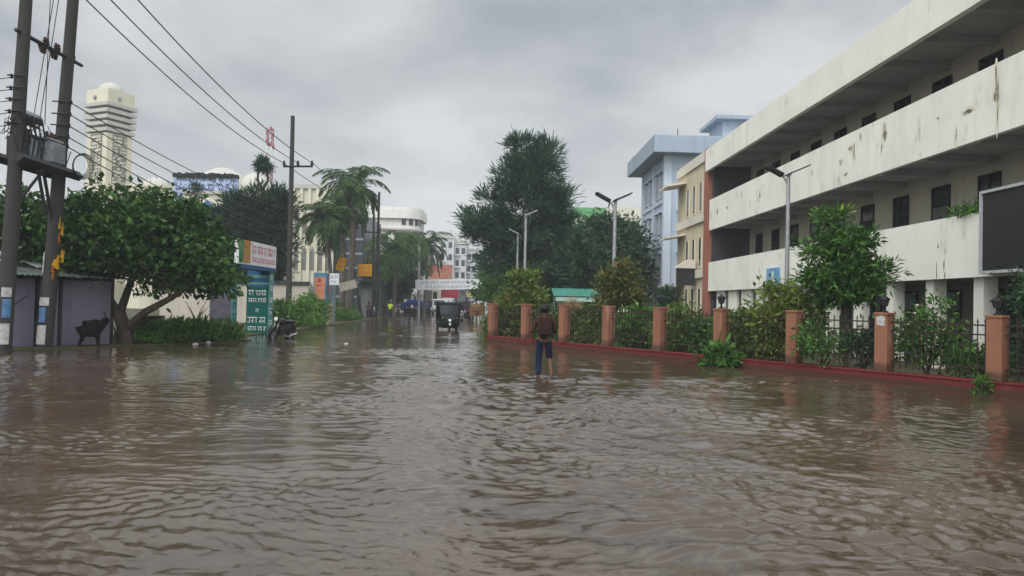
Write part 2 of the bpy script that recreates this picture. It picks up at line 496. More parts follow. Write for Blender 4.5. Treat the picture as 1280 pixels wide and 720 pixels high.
# ------------------------------------------------------------------ fence line geometry
NP = 11
POST = [Vector((-0.77 + (10.1 + 0.77) / 8 * k, 31.9 + (15.8 - 31.9) / 8 * k, 0)) for k in range(NP)]
FD = (POST[8] - POST[0]).normalized()          # along the fence, towards the viewer
FN = Vector((FD.y, -FD.x, 0))                  # across it
if FN.x > 0 and FN.y > 0: pass
FIN = Vector((-FD.y, FD.x, 0))
if FIN.y < 0: FIN = -FIN                       # into the grounds
FROT = math.atan2(FD.y, FD.x)

# raised ground of the compound behind the fence
pe = POST[NP - 1] + FD * 14; ps = POST[0]
g = MB()
in0 = FIN * 0.1
g.prism([(ps.x + in0.x, ps.y + in0.y), (pe.x + in0.x, pe.y + in0.y), (80, pe.y - 5), (80, 140), (0.6, 140)], -0.38, 0.07)
struct(g.build('courtyard_ground', M_soil))
# the verge along the left side of the road
g = MB()
g.prism([(-60, 14), (-16.5, 18), (-13.0, 22.0), (-11.1, 25.5), (-9.9, 27.4), (-9.75, 28.6), (-10.8, 29.6), (-11.0, 33), (-10.9, 36), (-11.3, 60), (-11.6, 150), (-120, 150), (-120, 14)], -0.38, 0.05)
struct(g.build('verge', M_soil))
g = MB()
g.prism([(-60, 150.1), (60, 150.1), (90, 400), (-90, 400)], -0.38, 0.06)
struct(g.build('far_road', mat('wet_asphalt', (0.06, 0.06, 0.06), 0.35, 0.3, 1)))

# ------------------------------------------------------------------ boundary fence
M_post = wall_mat('terracotta_plaster', (0.265, 0.122, 0.076), (0.10, 0.06, 0.045), 0.65, patch=(0.42, 0.27, 0.2), patch_amt=0.6, streak_scale=5, tide=(.44, .20, (.085, .05, .036)))
M_plinth = wall_mat('red_paint', (0.15, 0.028, 0.026), (0.07, 0.02, 0.015), 0.7, patch=(0.22, 0.12, 0.08), patch_amt=0.6, streak_scale=4, tide=(.11, .10, (.055, .034, .025)))
M_iron = mat('black_iron', (0.018, 0.018, 0.017), 0.5, 0.5, 12, col2=(0.05, 0.03, 0.02))
M_black = mat('black_plastic', (0.012, 0.012, 0.013), 0.4, 0.3, 8)
M_glassw = mat('smoked_glass', (0.05, 0.05, 0.05), 0.3, 0.2, 6)
fence = thing('boundary_fence', 'long fence of terracotta posts and black spiked railings on a red plinth', 'fence', (POST[0].x, POST[0].y, 0), FROT)
SP = (POST[1] - POST[0]).length
pl = MB(); pl.box(-0.2, -0.2, -0.38, SP * (NP - 1) + 3, 0.2, 0.215); pl.box(-0.23, -0.225, 0.215, SP * (NP - 1) + 3, 0.225, 0.245)
pl.build('plinth', M_plinth, fence, bevel=0.008)
def lantern_mesh():
    a = MB()
    a.lathe([(0.075, 0), (0.075, 0.02), (0.03, 0.04), (0.022, 0.11), (0.05, 0.125), (0.055, 0.135)], 10)
    a.lathe([(0.058, 0.135), (0.095, 0.255), (0.0951, 0.262)], 6, m=1)
    for k in range(6):
        t = 2 * math.pi * k / 6
        a.tube([(0.06 * math.cos(t), 0.06 * math.sin(t), 0.13), (0.098 * math.cos(t), 0.098 * math.sin(t), 0.262)], 0.008, 4)
    a.lathe([(0.115, 0.262), (0.11, 0.275), (0.05, 0.325), (0.02, 0.335), (0.028, 0.35), (0.005, 0.375)], 8)
    return a
lan = {4: 'a', 5: 'b', 7: 'c', 8: 'd', 9: 'e'}
for k in range(NP):
    w = 0.155
    p = MB(); p.box(k * SP - w, -w, 0.245, k * SP + w, w, 1.56)
    po = p.build('post', M_post, fence, bevel=0.012)
    c = MB(); c.box(k * SP - w - 0.018, -w - 0.018, 1.56, k * SP + w + 0.018, w + 0.018, 1.62)
    c.build('cap', M_post, po, bevel=0.012)
    if k in lan:
        l = lantern_mesh().build('lantern', [M_black, M_glassw], po, loc=(k * SP, 0, 1.62)); l.scale = (1.15,) * 3
    if k == 7:   # torn bill pasted on the post
        q = MB(); q.slab([(k * SP - .10, -w - .004, 1.33), (k * SP + .09, -w - .004, 1.31), (k * SP + .10, -w - .004, 1.50), (k * SP + .02, -w - .004, 1.545), (k * SP - .11, -w - .004, 1.52)], (0, .003, 0))
        q.build('pasted_bill', mat('old_paper', (0.55, 0.57, 0.6), 0.8, 0.35, 14, col2=(0.3, 0.25, 0.22)), po)
    if k < NP - 1:
        x0 = k * SP + w; x1 = (k + 1) * SP - w
        r = MB()
        for z in (0.50, 1.20, 1.40):
            r.box(x0 - .02, -0.012, z - .016, x1 + .02, 0.012, z + .016)
        nb = 14
        for i in range(nb):
            x = x0 + (i + .5) * (x1 - x0) / nb
            r.box(x - .009, -.009, 0.33, x + .009, .009, 1.47)
            r.add([(x - .02, -.008, 1.46), (x + .02, -.008, 1.46), (x + .02, .008, 1.46), (x - .02, .008, 1.46), (x, 0, 1.56)],
                  [(0, 1, 4), (1, 2, 4), (2, 3, 4), (3, 0, 4), (3, 2, 1, 0)])
        r.build('railing', M_iron, fence)

# ------------------------------------------------------------------ the long three storey school block
M_fac = wall_mat('facade_paint', (0.85, 0.845, 0.765), (0.50, 0.47, 0.35), 0.42, patch=(0.36, 0.33, 0.20), patch_amt=0.5, streak_scale=1.6, seed=2.0)
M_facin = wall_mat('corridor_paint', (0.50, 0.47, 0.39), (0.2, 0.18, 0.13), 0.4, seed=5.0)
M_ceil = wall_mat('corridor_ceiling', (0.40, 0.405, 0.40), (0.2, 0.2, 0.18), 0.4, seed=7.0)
M_mould = mat('black_mould', (0.16, 0.145, 0.09), 0.95, 0.5, 14, col2=(0.36, 0.33, 0.23))
M_dkwood = mat('dark_shutter', (0.035, 0.032, 0.03), 0.6, 0.4, 3)
M_greyd = mat('grey_door', (0.13, 0.135, 0.13), 0.6, 0.3, 3)
M_glass = glass_mat('window_glass')
M_redbr = wall_mat('red_brown_paint', (0.34, 0.14, 0.10), (0.12, 0.06, 0.05), 0.5, seed=1.0)
BY0 = 4.0; BX0 = 11.28 + (43.75 - BY0) * 0.02105; BROT = 0.02105; BL = 43.75 - BY0
school = thing('school_building', 'long white three storey block with open corridors and stained parapets', 'building', (BX0, BY0, 0), BROT)
def fly(px): return 11594.0 / (px - 620) - BY0     # distance along the facade seen at column px
Z = dict(p1b=2.57, p1t=4.22, p2b=6.07, p2t=7.82, rb=9.47, rt=10.72)
def ragged(mb, y, z, w, h, rng, m=1, d=.004):
    """an irregular mould mark lying 3 mm proud of the parapet face"""
    n = 14; pts = []
    for i in range(n):
        t = 2 * math.pi * i / n; q = rng.uniform(0.45, 1.0)
        pts.append((-d, y + math.cos(t) * w * .5 * q, z + math.sin(t) * h * .5 * q))
    mb.slab(pts, (d - .001, 0, 0), m)
rs = random.Random(5)
p1 = MB(); p1.box(0, 0, Z['p1b'], 0.16, BL, Z['p1t'])
p2 = MB(); p2.box(0, 0, Z['p2b'], 0.16, BL, Z['p2t'])
def fz(px, py): return PZ(px, py, fly(px) + BY0)
for px, py, w, h in ((1065, 192, .16, .7), (1061, 186, .3, .25), (1049, 203, .22, .22), (1055, 218, .3, .14), (1103, 163, .14, .75), (1104, 170, .26, .3), (1100, 185, .1, .5), (1073, 171, .12, .35), (1243, 100, .10, 1.0), (1243, 118, .22, .28),
                     (1245, 135, .05, 1.3), (1208, 139, .24, .2), (1207, 140, .4, .12), (948, 244, .22, .6), (895, 265, .3, .5), (907, 259, .4, .2), (1193, 170, .06, .6), (1170, 148, .12, .1), (1013, 215, .1, .3), (925, 243, .1, .4)):
    y = fly(px); z = fz(px, py)
    ragged(p2, y, z, w * 1.7 + .1, h * 1.25 + .06, rs, 2, .002)
    for j in range(4):
        ragged(p2, y + rs.uniform(-.3, .3) * w, z + rs.uniform(-.25, .25) * h, w * rs.uniform(.3, .7), h * rs.uniform(.3, .7), rs)
for px, py, w, h in ((1172, 308, .12, .2), (1180, 332, .1, .35), (1171, 340, .06, .8), (1181, 345, .05, .3)):
    for j in range(3):
        ragged(p1, fly(px) + rs.uniform(-.3, .3) * w, fz(px, py) + rs.uniform(-.2, .2) * h, w * rs.uniform(.4, .9), h * rs.uniform(.4, .9), rs)
M_halo = mat('damp_halo', (0.66, 0.63, 0.50), .95, .25, 6, col2=(0.72, 0.70, 0.60))
p1.build('parapet', [M_fac, M_mould, M_halo], school)
p2.build('parapet', [M_fac, M_mould, M_halo], school)
MB().box(-0.25, 0, Z['rb'], -0.05, BL + .1, Z['rt']).build('roof_fascia', M_fac, school)
MB().box(-0.05, 0, 9.75, 9.5, BL, 10.0).build('roof', M_ceil, school)
dark = 2.3
MB().box(dark, 0, 0, dark + .2, BL, 2.75).build('ground_floor_wall', wall_mat('ground_floor_shade', (0.24, 0.23, 0.21), (.1, .1, .09), .5, seed=15.0), school)  # darker than the upper corridors: shade of the recess put into the wall colour
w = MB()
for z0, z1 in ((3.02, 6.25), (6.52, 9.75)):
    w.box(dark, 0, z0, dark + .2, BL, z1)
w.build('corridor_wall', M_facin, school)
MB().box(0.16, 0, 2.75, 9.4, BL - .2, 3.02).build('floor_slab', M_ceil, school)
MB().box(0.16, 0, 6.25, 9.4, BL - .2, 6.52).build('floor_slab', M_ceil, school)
e = MB(); e.box(0.165, BL - .2, 0.0, 9.4, BL, 9.75); e.build('end_wall', mat('shaded_end', (0.06, 0.06, 0.065), .8, .3, 1), school)  # near-black colour paints in the shade at the corridors' far end
for i in range(int(BL / 2.45)):                                   # ceiling beams
    y = 0.9 + i * 2.45
    if y > BL - 1: break
    for z in (2.55, 6.02, 9.52):
        MB().box(0.16 if z < 9 else -.04, y - .11, z, dark, y + .11, z + .225).build('beam', M_ceil, school)
for k in range(16):                                               # ground floor columns
    y = fly(1215) - 3 * 2.2 + (k - 1) * 2.2
    if y < 0.3 or y > BL - .6: continue
    MB().box(0.17, y - .2, 0.0, 0.55, y + .2, 2.745).build('column', M_fac, school, bevel=.01)
def opening(y, z0, z1, w, kind):
    f = MB(); t = .06
    x0 = dark - .05; x1 = dark + .05
    f.box(x0, y - w / 2 - t, z0, x1, y - w / 2, z1 + t); f.box(x0, y + w / 2, z0, x1, y + w / 2 + t, z1 + t)
    f.box(x0, y - w / 2, z1, x1, y + w / 2, z1 + t)
    if kind == 'window':
        f.box(x0 - .03, y - w / 2 - t - .04, z0 - .06, x1, y + w / 2 + t + .04, z0 - .001)
        f.box(x0, y - .025, z0, x1, y + .025, z1); f.box(x0, y - w / 2, z0 + (z1 - z0) * .62, x1, y + w / 2, z0 + (z1 - z0) * .62 + .05)
        o = f.build('window', M_dkwood, school)
        MB().box(dark - .02, y - w / 2, z0, dark - .005, y + w / 2, z1).build('pane', M_glass, o)
    else:
        f.box(x0, y - w / 2, z1 - .62, x1, y + w / 2, z1 - .56)
        o = f.build('door', M_dkwood, school)
        MB().box(dark - .025, y - w / 2, z0, dark - .005, y + w / 2, z1 - .62).build('leaf_panel', M_greyd if kind == 'door_grey' else M_dkwood, o)
        MB().box(dark - .02, y - w / 2, z1 - .56, dark - .005, y + w / 2, z1).build('pane', M_glass, o)
kk = 0
y = fly(1235) + 0.35 - 3.2 * 2.45
yb = 22.3 - BY0
i = -4
while True:
    y = yb + i * 2.45; i += 1
    if y < 1: continue
    if y > BL - 1.2: break
    opening(y, 7.75, 9.25, 0.95, 'window')
    opening(y, 3.03 if i % 2 else 3.9, 5.72, 0.9, ('door', 'window', 'door_grey', 'window')[i % 4])
    opening(y - .6, 0.08 if i % 3 else 0.9, 2.3, 1.0, ('door', 'window', 'door_grey')[i % 3])
# white panelled bays at the far end of the ground floor
for k in range(4):
    y = BL - 1.1 - k * 2.15
    b = MB(); b.box(0.22, y - .85, 0.35, 0.27, y + .1, 2.6)
    b.build('white_panel', M_fac, school)
    MB().box(0.30, y - .98, 0.12, 0.33, y + 1.0, 2.7).build('dark_glazing', M_glass, school)
pr = MB(); pr.box(-0.10, BL + .1, 0, 3.0, BL + .85, 10.9); pr.build('pier', M_redbr, school, bevel=.02)

# display board hung on the parapet
def on_face(px, lx=0.0):
    y = fly(px); return y
yb0 = fly(1240)
bd = thing('display_board', 'big dark electronic display board in a grey steel frame hung on white parapet', 'board', (BX0, BY0, 0), BROT)
zb, zt = PZ(1243, 343, yb0 + BY0), PZ(1243, 240, yb0 + BY0)
x0 = -0.34
f = MB(); t = .07; L_ = 4.0
f.box(x0, yb0 - L_, zb, -.01, yb0, zb + t); f.box(x0, yb0 - L_, zt - t, -.01, yb0, zt)
f.box(x0, yb0 - t, zb + t, -.01, yb0, zt - t); f.box(x0, yb0 - L_, zb + t, -.01, yb0 - L_ + t, zt - t)
f.build('frame', mat('grey_steel', (0.42, 0.43, 0.44), 0.45, 0.2, 6), bd)
MB().box(x0 + .05, yb0 - L_ + t, zb + t, x0 + .09, yb0 - t, zt - t).build('screen', mat('dead_screen', (0.022, 0.023, 0.026), 0.55, 0.25, 30), bd)

# small blue sign on the parapet
ys0 = fly(967)
sg = thing('blue_sign', 'small blue and white square sign fixed on the white parapet', 'sign', (BX0, BY0, 0), BROT)
z0, z1 = fz(967, 357), fz(967, 335)
MB().box(-.06, ys0 - .75, z0, -.002, ys0 + .75, z1).build('plate', mat('sign_blue', (0.17, 0.36, 0.58), 0.5, 0.3, 4), sg)
q = MB(); q.box(-.064, ys0 - .3, z0 + .12, -.061, ys0 + .25, z0 + .34); q.box(-.064, ys0 - .12, z0 + .36, -.061, ys0 + .10, z0 + .62)
q.build('emblem', mat('sign_white', (0.7, 0.74, 0.78), 0.5, 0.1, 4), sg)

# ------------------------------------------------------------------ cream block with narrow windows
M_cream = wall_mat('cream_paint', (0.62, 0.545, 0.38), (0.25, 0.2, 0.12), 0.4, seed=3.0)
M_cream2 = wall_mat('pale_paint', (0.70, 0.66, 0.56), (0.3, 0.26, 0.18), 0.4, seed=4.0)
CY = BL + .85
cr = thing('cream_building', 'narrow cream block with projecting sunshades beside the white school block', 'building', (BX0, BY0, 0), BROT)
MB().box(0.1, CY, 0, 9, CY + 7.2, 10.3).build('wall', M_cream, cr)
MB().box(-0.02, CY, 10.3, 9, CY + 7.3, 10.9).build('roof_parapet', M_cream2, cr)
for z in (3.4, 6.75):
    MB().box(-.05, CY, z, .099, CY + 7.2, z + .5).build('floor_band', M_cream2, cr)
for zz in (7.45, 4.1, 1.0):
    for j in range(3):
        y = CY + 1.25 + j * 1.55
        f = MB(); f.box(.03, y - .34, zz - .08, .098, y + .34, zz); f.box(.03, y - .34, zz, .098, y - .28, zz + 1.75); f.box(.03, y + .28, zz, .098, y + .34, zz + 1.75)
        o = f.build('window', M_cream2, cr)
        MB().box(.06, y - .28, zz, .097, y + .28, zz + 1.75).build('pane', M_glass, o)
for zz in (9.35, 5.95, 2.75):
    s = MB(); s.slab([(0.098, CY + 4.9, zz + .35), (-1.15, CY + 4.9, zz + .12), (-1.15, CY + 7.3, zz + .12), (0.098, CY + 7.3, zz + .35)], (0, 0, .12))
    s.build('sunshade', M_cream2, cr)
# dark board with pale hood on the cream block
yb1 = CY + 2.0
db = thing('wall_board', 'dark board under a pale slanted hood on the cream wall', 'board', (BX0, BY0, 0), BROT)
zc0, zc1 = 2.95, 3.98
MB().box(-1.15, yb1 - .1, zc0, -.06, yb1 + .15, zc1).build('panel', mat('board_dark', (0.035, 0.037, 0.042), 0.5, 0.3, 5), db)
s = MB(); s.slab([(-1.35, yb1 - .22, zc1 + .02), (-.06, yb1 - .22, zc1 + .02), (-.06, yb1 - .22, zc1 + .55), (-.5, yb1 - .22, zc1 + .55)], (0, .45, 0))
s.build('hood', M_cream2, db)

# ------------------------------------------------------------------ blue block
M_blue = wall_mat('blue_paint', (0.42, 0.49, 0.585), (0.2, 0.22, 0.27), 0.35, seed=6.0)
M_blue2 = wall_mat('pale_blue_paint', (0.52, 0.58, 0.66), (0.2, 0.22, 0.27), 0.3, seed=8.0)
M_blued = wall_mat('slate_blue_paint', (0.32, 0.385, 0.45), (0.12, 0.15, 0.18), 0.35, seed=9.0)
bl = thing('blue_building', 'pale blue four storey block with a wide overhanging roof slab', 'building', (12.0, 60.0, 0), BROT)
MB().box(0, 0, 0, 13, 9.3, 13.6).build('wall', M_blue, bl)
MB().box(-1.25, -1.3, 13.6, 14, 10.8, 14.95).build('roof_slab', M_blued, bl, bevel=.03)
MB().box(-0.18, -0.16, 0, 0.42, 0.4, 13.595).build('corner_column', M_blue2, bl)
MB().box(-0.16, 4.2, 0, -.003, 4.6, 13.595).build('pilaster', M_blue2, bl)
MB().box(-0.16, 8.9, 0, -.003, 9.3, 13.595).build('pilaster', M_blue2, bl)
for z in (3.2, 6.4, 9.9):
    s = MB(); s.box(-.12, .402, z, -.003, 4.198, z + .28); s.box(-.12, 4.602, z, -.003, 8.898, z + .28); s.build('floor_band', M_blue2, bl)
for z in (0.6, 3.9, 7.2, 10.5):
    for y in (1.3, 2.9, 5.7, 7.5):
        f = MB(); f.box(-.28, y - .66, z + 1.95, -.003, y + .66, z + 2.05); f.box(-.1, y - .6, z - .08, -.003, y + .6, z)
        f.box(-.06, y - .6, z, -.003, y - .53, z + 1.9); f.box(-.06, y + .53, z, -.003, y + .6, z + 1.9); f.box(-.06, y - .04, z, -.003, y + .04, z + 1.9)
        o = f.build('window', M_blue2, bl)
        MB().box(-.03, y - .53, z, -.004, y + .53, z + 1.9).build('pane', M_glass, o)
    f = MB(); f.box(1.0, -.06, z, 1.1, -.003, z + 2); f.box(1.9, -.06, z, 2.0, -.003, z + 2); f.box(.9, -.3, z + 2.0, 2.1, -.003, z + 2.1)
    o = f.build('window', M_blue2, bl); MB().box(1.1, -.03, z, 1.9, -.004, z + 2).build('pane', M_glass, o)
MB().box(0.9, -0.9, 2.5, 3.4, -.003, 3.3).build('balcony', M_blue2, bl)
MB().box(5.4, 3.2, 14.95, 9.5, 7.2, 17.3).build('rooftop_room', M_blue, bl)
MB().box(4.7, 2.5, 17.3, 10.2, 7.9, 17.6).build('rooftop_slab', M_blued, bl)
q = MB(); q.box(-.9, 10.0, 14.95, -.3, 10.6, 15.4); q.build('roof_tank', M_blued, bl)
for k in range(4):
    MB().tube([(0.6 + k * .05, -1.1 + k * 3, 14.95), (0.6, -1.1 + k * 3, 15.5)], .03, 5).build('rebar_stub', M_iron, bl)

# far cream block with a green roof edge, beyond the trees
M_fcream = wall_mat('far_cream', (0.62, 0.60, 0.50), (0.3, 0.28, 0.22), 0.3, seed=10)
M_fgreen = mat('green_roof_edge', (0.12, 0.33, 0.14), 0.7, 0.3, 1)
fb = thing('far_cream_building', 'cream building with a green roof edge behind the dark trees', 'building', (PX(765, 115), 115, 0))
h = PZ(760, 275, 115)
MB().box(-6, 0, 0, 7, 8, h + .4).build('wall', M_fcream, fb)
MB().box(-6.1, -.15, h + .4, -1.2, 8, h + 1.8).build('roof_edge', M_fgreen, fb)
MB().box(-1.2, -.15, h + .4, 7.1, 8, h + 2.0).build('roof_edge', M_fcream, fb)
for k in range(3):
    MB().box(0.2 + k * 2.3, -.06, h - 1.4, 1.2 + k * 2.3, -.003, h - .2).build('window', M_glass, fb)

# green sheet roof shed behind the fence
M_gsheet = mat('green_sheet', (0.05, 0.21, 0.165), 0.6, 0.2, 2, streak=True)
y = 40.0; xa, xb = PX(692, y), PX(752, y); za, zb_ = PZ(720, 371, y), PZ(720, 361, y)
sh = thing('green_roof_shed', 'low open shed with a turquoise green sheet roof behind the railings', 'shed', (xa, y, 0))
s = MB(); n = 24; W_ = xb - xa + 1.2
for i in range(n):
    a = i * W_ / n; b = (i + 1) * W_ / n; c = (a + b) / 2
    s.slab([(a, 0, za), (c, 0, za + .04), (c, 2.6, zb_ + .06), (a, 2.6, zb_ + .02)], (0, 0, .02)); s.slab([(c, 0, za + .04), (b, 0, za), (b, 2.6, zb_ + .02), (c, 2.6, zb_ + .06)], (0, 0, .02))
s.build('roof', M_gsheet, sh)
MB().box(0.1, .02, za - .25, W_ - .1, .06, za - .03).build('fascia', mat('pale_fascia', (0.35, 0.5, 0.45), 0.6, 0.3, 3), sh)
for x in (0.15, W_ / 2, W_ - .2):
    MB().tube([(x, .15, 0), (x, .15, za - .02)], .05, 6).build('leg', M_iron, sh)
MB().box(0.1, 2.3, 0.0, W_ - .1, 2.4, za).build('back_wall', mat('dull_green_wall', (0.10, 0.17, 0.13), .8, .3, 2), sh)
# ------------------------------------------------------------------ trees and plants on the right
M_bark = mat('bark', (0.075, 0.058, 0.042), 0.95, 0.5, 6, bump=0.8, bscale=18, streak=True)
M_barkp = mat('palm_bark', (0.12, 0.105, 0.085), 0.95, 0.45, 5, bump=0.8, bscale=14)
L_cas = leaf_mat('casuarina_leaf', (0.018, 0.046, 0.030), (0.070, 0.135, 0.080), trans=0.2)
L_dark = leaf_mat('dark_leaf', (0.015, 0.040, 0.022), (0.062, 0.125, 0.055), trans=0.2)
L_mid = leaf_mat('mid_leaf', (0.030, 0.080, 0.020), (0.115, 0.235, 0.052))
L_bright = leaf_mat('bright_leaf', (0.04, 0.11, 0.02), (0.15, 0.28, 0.06), (0.30, 0.38, 0.08))
L_almond = leaf_mat('almond_leaf', (0.013, 0.040, 0.012), (0.066, 0.135, 0.036), (0.13, 0.20, 0.055), trans=0.18)
L_croton = leaf_mat('croton_leaf', (0.045, 0.085, 0.02), (0.20, 0.27, 0.06), (0.32, 0.13, 0.05))
L_croton2 = leaf_mat('red_croton_leaf', (0.045, 0.065, 0.018), (0.15, 0.17, 0.05), (0.34, 0.10, 0.05))
L_palm = leaf_mat('palm_leaf', (0.016, 0.046, 0.019), (0.078, 0.145, 0.05), trans=0.2)
L_grass = leaf_mat('grass_leaf', (0.03, 0.075, 0.015), (0.11, 0.21, 0.045))
L_flower = leaf_mat('flower_petal', (0.55, 0.55, 0.42), (0.75, 0.74, 0.6), trans=0.1)

def loc_ell(px, py, rx, rz, Y, base, ry=None, dy=0):
    p = P(px, py, Y)
    return (p.x - base[0], p.y + dy - base[1], p.z - base[2], rx, ry or rx * .9, rz)
def lp(px, py, Y, base, dy=0):
    p = P(px, py, Y); return (p.x - base[0], p.y + dy - base[1], p.z - base[2])

b = (PX(676, 48), 48, 0.05)
E = lambda px, py, rx, rz: loc_ell(px - 8, py, rx * .95, rz, 48, b)
make_tree('casuarina_tree', 'tallest tree, dark feathery casuarina with wispy top rising beyond the fence', 'tree', b,
          [([(0, 0, 0), lp(684, 300, 48, b), lp(678, 230, 48, b), lp(672, 175, 48, b)], [.32, .24, .14, .03]),
           ([lp(684, 340, 48, b), lp(650, 310, 48, b), lp(600, 282, 48, b)], [.14, .09, .02]),
           ([lp(684, 330, 48, b), lp(650, 290, 48, b), lp(625, 250, 48, b)], [.12, .08, .02]),
           ([lp(684, 350, 48, b), lp(640, 335, 48, b), lp(610, 320, 48, b)], [.12, .08, .02]),
           ([lp(682, 280, 48, b), lp(660, 220, 48, b), lp(645, 185, 48, b)], [.1, .06, .02]),
           ([lp(682, 300, 48, b), lp(705, 250, 48, b), lp(712, 225, 48, b)], [.1, .06, .02])],
          [E(668, 262, 2.2, 2.6), E(662, 225, 1.6, 1.5), E(683, 212, 1.4, 1.5), E(692, 190, .75, .9), E(660, 182, .7, .6), E(652, 300, 2.1, 1.7), E(694, 300, 1.5, 2.6), E(700, 255, 1.1, 1.3),
           E(612, 273, 1.5, .42), E(605, 286, 1.2, .3), E(618, 302, 1.3, .5), E(632, 325, 1.3, .9), E(622, 250, .9, .35), E(640, 232, .8, .5), E(680, 345, 2.3, 1.5)],
          460, 84, (.5, .06), .27, L_cas, M_bark, seed=3, up=.45, out=1.0, rand=.5, shell=.45, branch_r=.035)

def dark_tree(px, Y, ells, label, seed, n=330, mat_=None, leaf=(.32, .17), cr=.45, per=50, group=None, name='dark_tree'):
    b = (PX(px, Y), Y, 0.05)
    el = [loc_ell(e[0], e[1], e[2], e[3], Y, b, ry=e[4] if len(e) > 4 else None) for e in ells]
    top = max(e[1 + 1] for e in el)
    return make_tree(name, label, 'tree', b, [([(0, 0, 0), (0.1, 0, top * .4), (0.05, .1, top * .85)], [.26, .18, .04]), ([(0, 0, top * .3), (top * .16, .1, top * .55), (top * .24, .2, top * .75)], [.14, .09, .03]), ([(0, 0, top * .3), (-top * .16, -.1, top * .55), (-top * .26, 0, top * .72)], [.14, .09, .03])],
                     el, n, per, leaf, cr, mat_ or L_dark, M_bark, seed=seed, shell=.3, group=group)
dark_tree(748, 62, [(742, 318, 2.6, 2.2), (775, 305, 2.2, 1.9), (725, 300, 1.7, 1.6), (790, 335, 1.6, 2.0), (735, 355, 2.6, 1.6), (780, 360, 2.2, 1.4), (756, 285, 1.5, 1.0)], 'broad dark leafy tree filling the gap beside the blue building', 21, 520)
dark_tree(712, 56, [(705, 340, 2.0, 1.6), (720, 315, 1.4, 1.4), (690, 360, 2.2, 1.2), (735, 372, 2.2, .9)], 'low dark tree under the casuarina behind the green roof', 22, 330)
dark_tree(634, 58, [(634, 345, 1.4, 1.6), (622, 362, 1.3, 1.2), (648, 362, 1.5, 1.1)], 'small dark tree at the foot of the street lamps', 23, 260, L_mid, leaf=(.22, .12))
dark_tree(612, 92, [(612, 345, 1.3, 1.5), (606, 360, 1.4, 1.3), (620, 360, 1.4, 1.5)], 'distant dark tree at the right edge of the road', 24, 170)

def shrub(name, label, px, Y, ells, lm, seed, n=110, per=28, leaf=(.14, .06), cr=.16, cat='shrub', group=None, stems=4, shell=.2, base_z=0.07, up=.4, hb=None):
    b = (PX(hb or px, Y), Y, base_z)
    el = [loc_ell(e[0], e[1], e[2], e[3], Y, b) for e in ells]
    rr = random.Random(seed); tops = [e for e in el]
    tr = []
    for i in range(stems):
        e = tops[i % len(tops)]
        tr.append(([(rr.uniform(-.08, .08), rr.uniform(-.08, .08), -.05), (e[0] * .5 + rr.uniform(-.08, .08), e[1] * .5, e[2] * .55), (e[0] + rr.uniform(-.1, .1), e[1], e[2])], [.03, .022, .008]))
    return make_tree(name, label, cat, b, tr, el, n, per, leaf, cr, lm, M_bark, seed=seed, shell=shell, group=group, parent_names=('stems', 'foliage'), branch_r=.008, up=up)

shrub('croton_shrub', 'tall yellow green croton shrub rising behind the far end of the fence', 652, 32.6, [(650, 352, .4, .45), (660, 348, .3, .35), (638, 378, .5, .45), (668, 372, .35, .6), (646, 372, .5, .4), (648, 405, .8, .5), (630, 392, .4, .25)], L_croton, 31, 170, leaf=(.24, .08), cr=.2)
shrub('croton_shrub', 'rounded reddish tipped croton bush behind the fourth fence post', 771, 29.5, [(762, 352, .3, .4), (778, 342, .35, .4), (768, 366, .55, .4), (788, 366, .35, .5), (780, 330, .15, .2), (795, 380, .3, .3), (758, 378, .35, .35)], L_croton2, 32, 190, leaf=(.17, .07), cr=.19)
shrub('palmetto', 'pale straw coloured drooping plant behind the third fence post', 716, 30.6, [(716, 383, .22, .22), (712, 392, .2, .2)], leaf_mat('straw_leaf', (0.22, 0.17, 0.08), (0.4, 0.30, 0.16)), 33, 26, 20, leaf=(.3, .03), cr=.06, up=-.2)
gs = 'green shrubs behind the railings'
hs = [(632, 33.5, 405), (684, 32.2, 403), (733, 30.6, 402), (742, 30.2, 412), (792, 28.6, 408), (808, 28.2, 402), (850, 26.0, 402), (872, 25.4, 410), (925, 23.6, 408), (940, 23.2, 415)]
for i, (px, Y, py) in enumerate(hs):
    shrub('hedge_shrub', 'leafy green shrub growing behind the railings of the fence', px, Y, [(px, py, .75, .55), (px + 10, py + 14, .75, .5), (px - 10, py + 15, .7, .5)], L_mid if i % 3 else L_croton, 40 + i, 150, 28, leaf=(.16, .075), group=gs)
shrub('flowering_shrub', 'bushy mixed shrub with yellowish shoots in front of the blue sign', 985, 21.0, [(990, 372, .55, .5), (965, 392, .6, .6), (1003, 400, .6, .6), (963, 365, .22, .25), (985, 425, .9, .5)], L_croton, 55, 260, 26, leaf=(.14, .06))
b = (PX(1058, 20.3), 20.3, .07)
E = lambda *a, **k: loc_ell(*a, 20.3, b, **k)
make_tree('young_tree', 'young leafy green tree with light top in front of the white parapet', 'tree', b,
          [([(0, 0, 0), lp(1058, 380, 20.3, b), lp(1052, 330, 20.3, b), lp(1046, 275, 20.3, b)], [.07, .055, .035, .01]),
           ([lp(1056, 360, 20.3, b), lp(1080, 345, 20.3, b), lp(1105, 330, 20.3, b)], [.035, .025, .008]), ([lp(1054, 350, 20.3, b), lp(1035, 325, 20.3, b), lp(1010, 312, 20.3, b)], [.035, .02, .008])],
          [E(1064, 338, .62, .36), E(1052, 305, .45, .36), E(1041, 274, .28, .24), E(1019, 313, .28, .17), E(1092, 341, .40, .28), E(1055, 366, .66, .2), E(1074, 302, .36, .2), E(1030, 347, .45, .26)],
          230, 42, (.19, .058), .16, leaf_mat('young_leaf', (0.022, 0.062, 0.016), (0.10, 0.215, 0.048), (0.26, 0.36, 0.06)), M_bark, seed=61, shell=.25, branch_r=.012, up=.1)
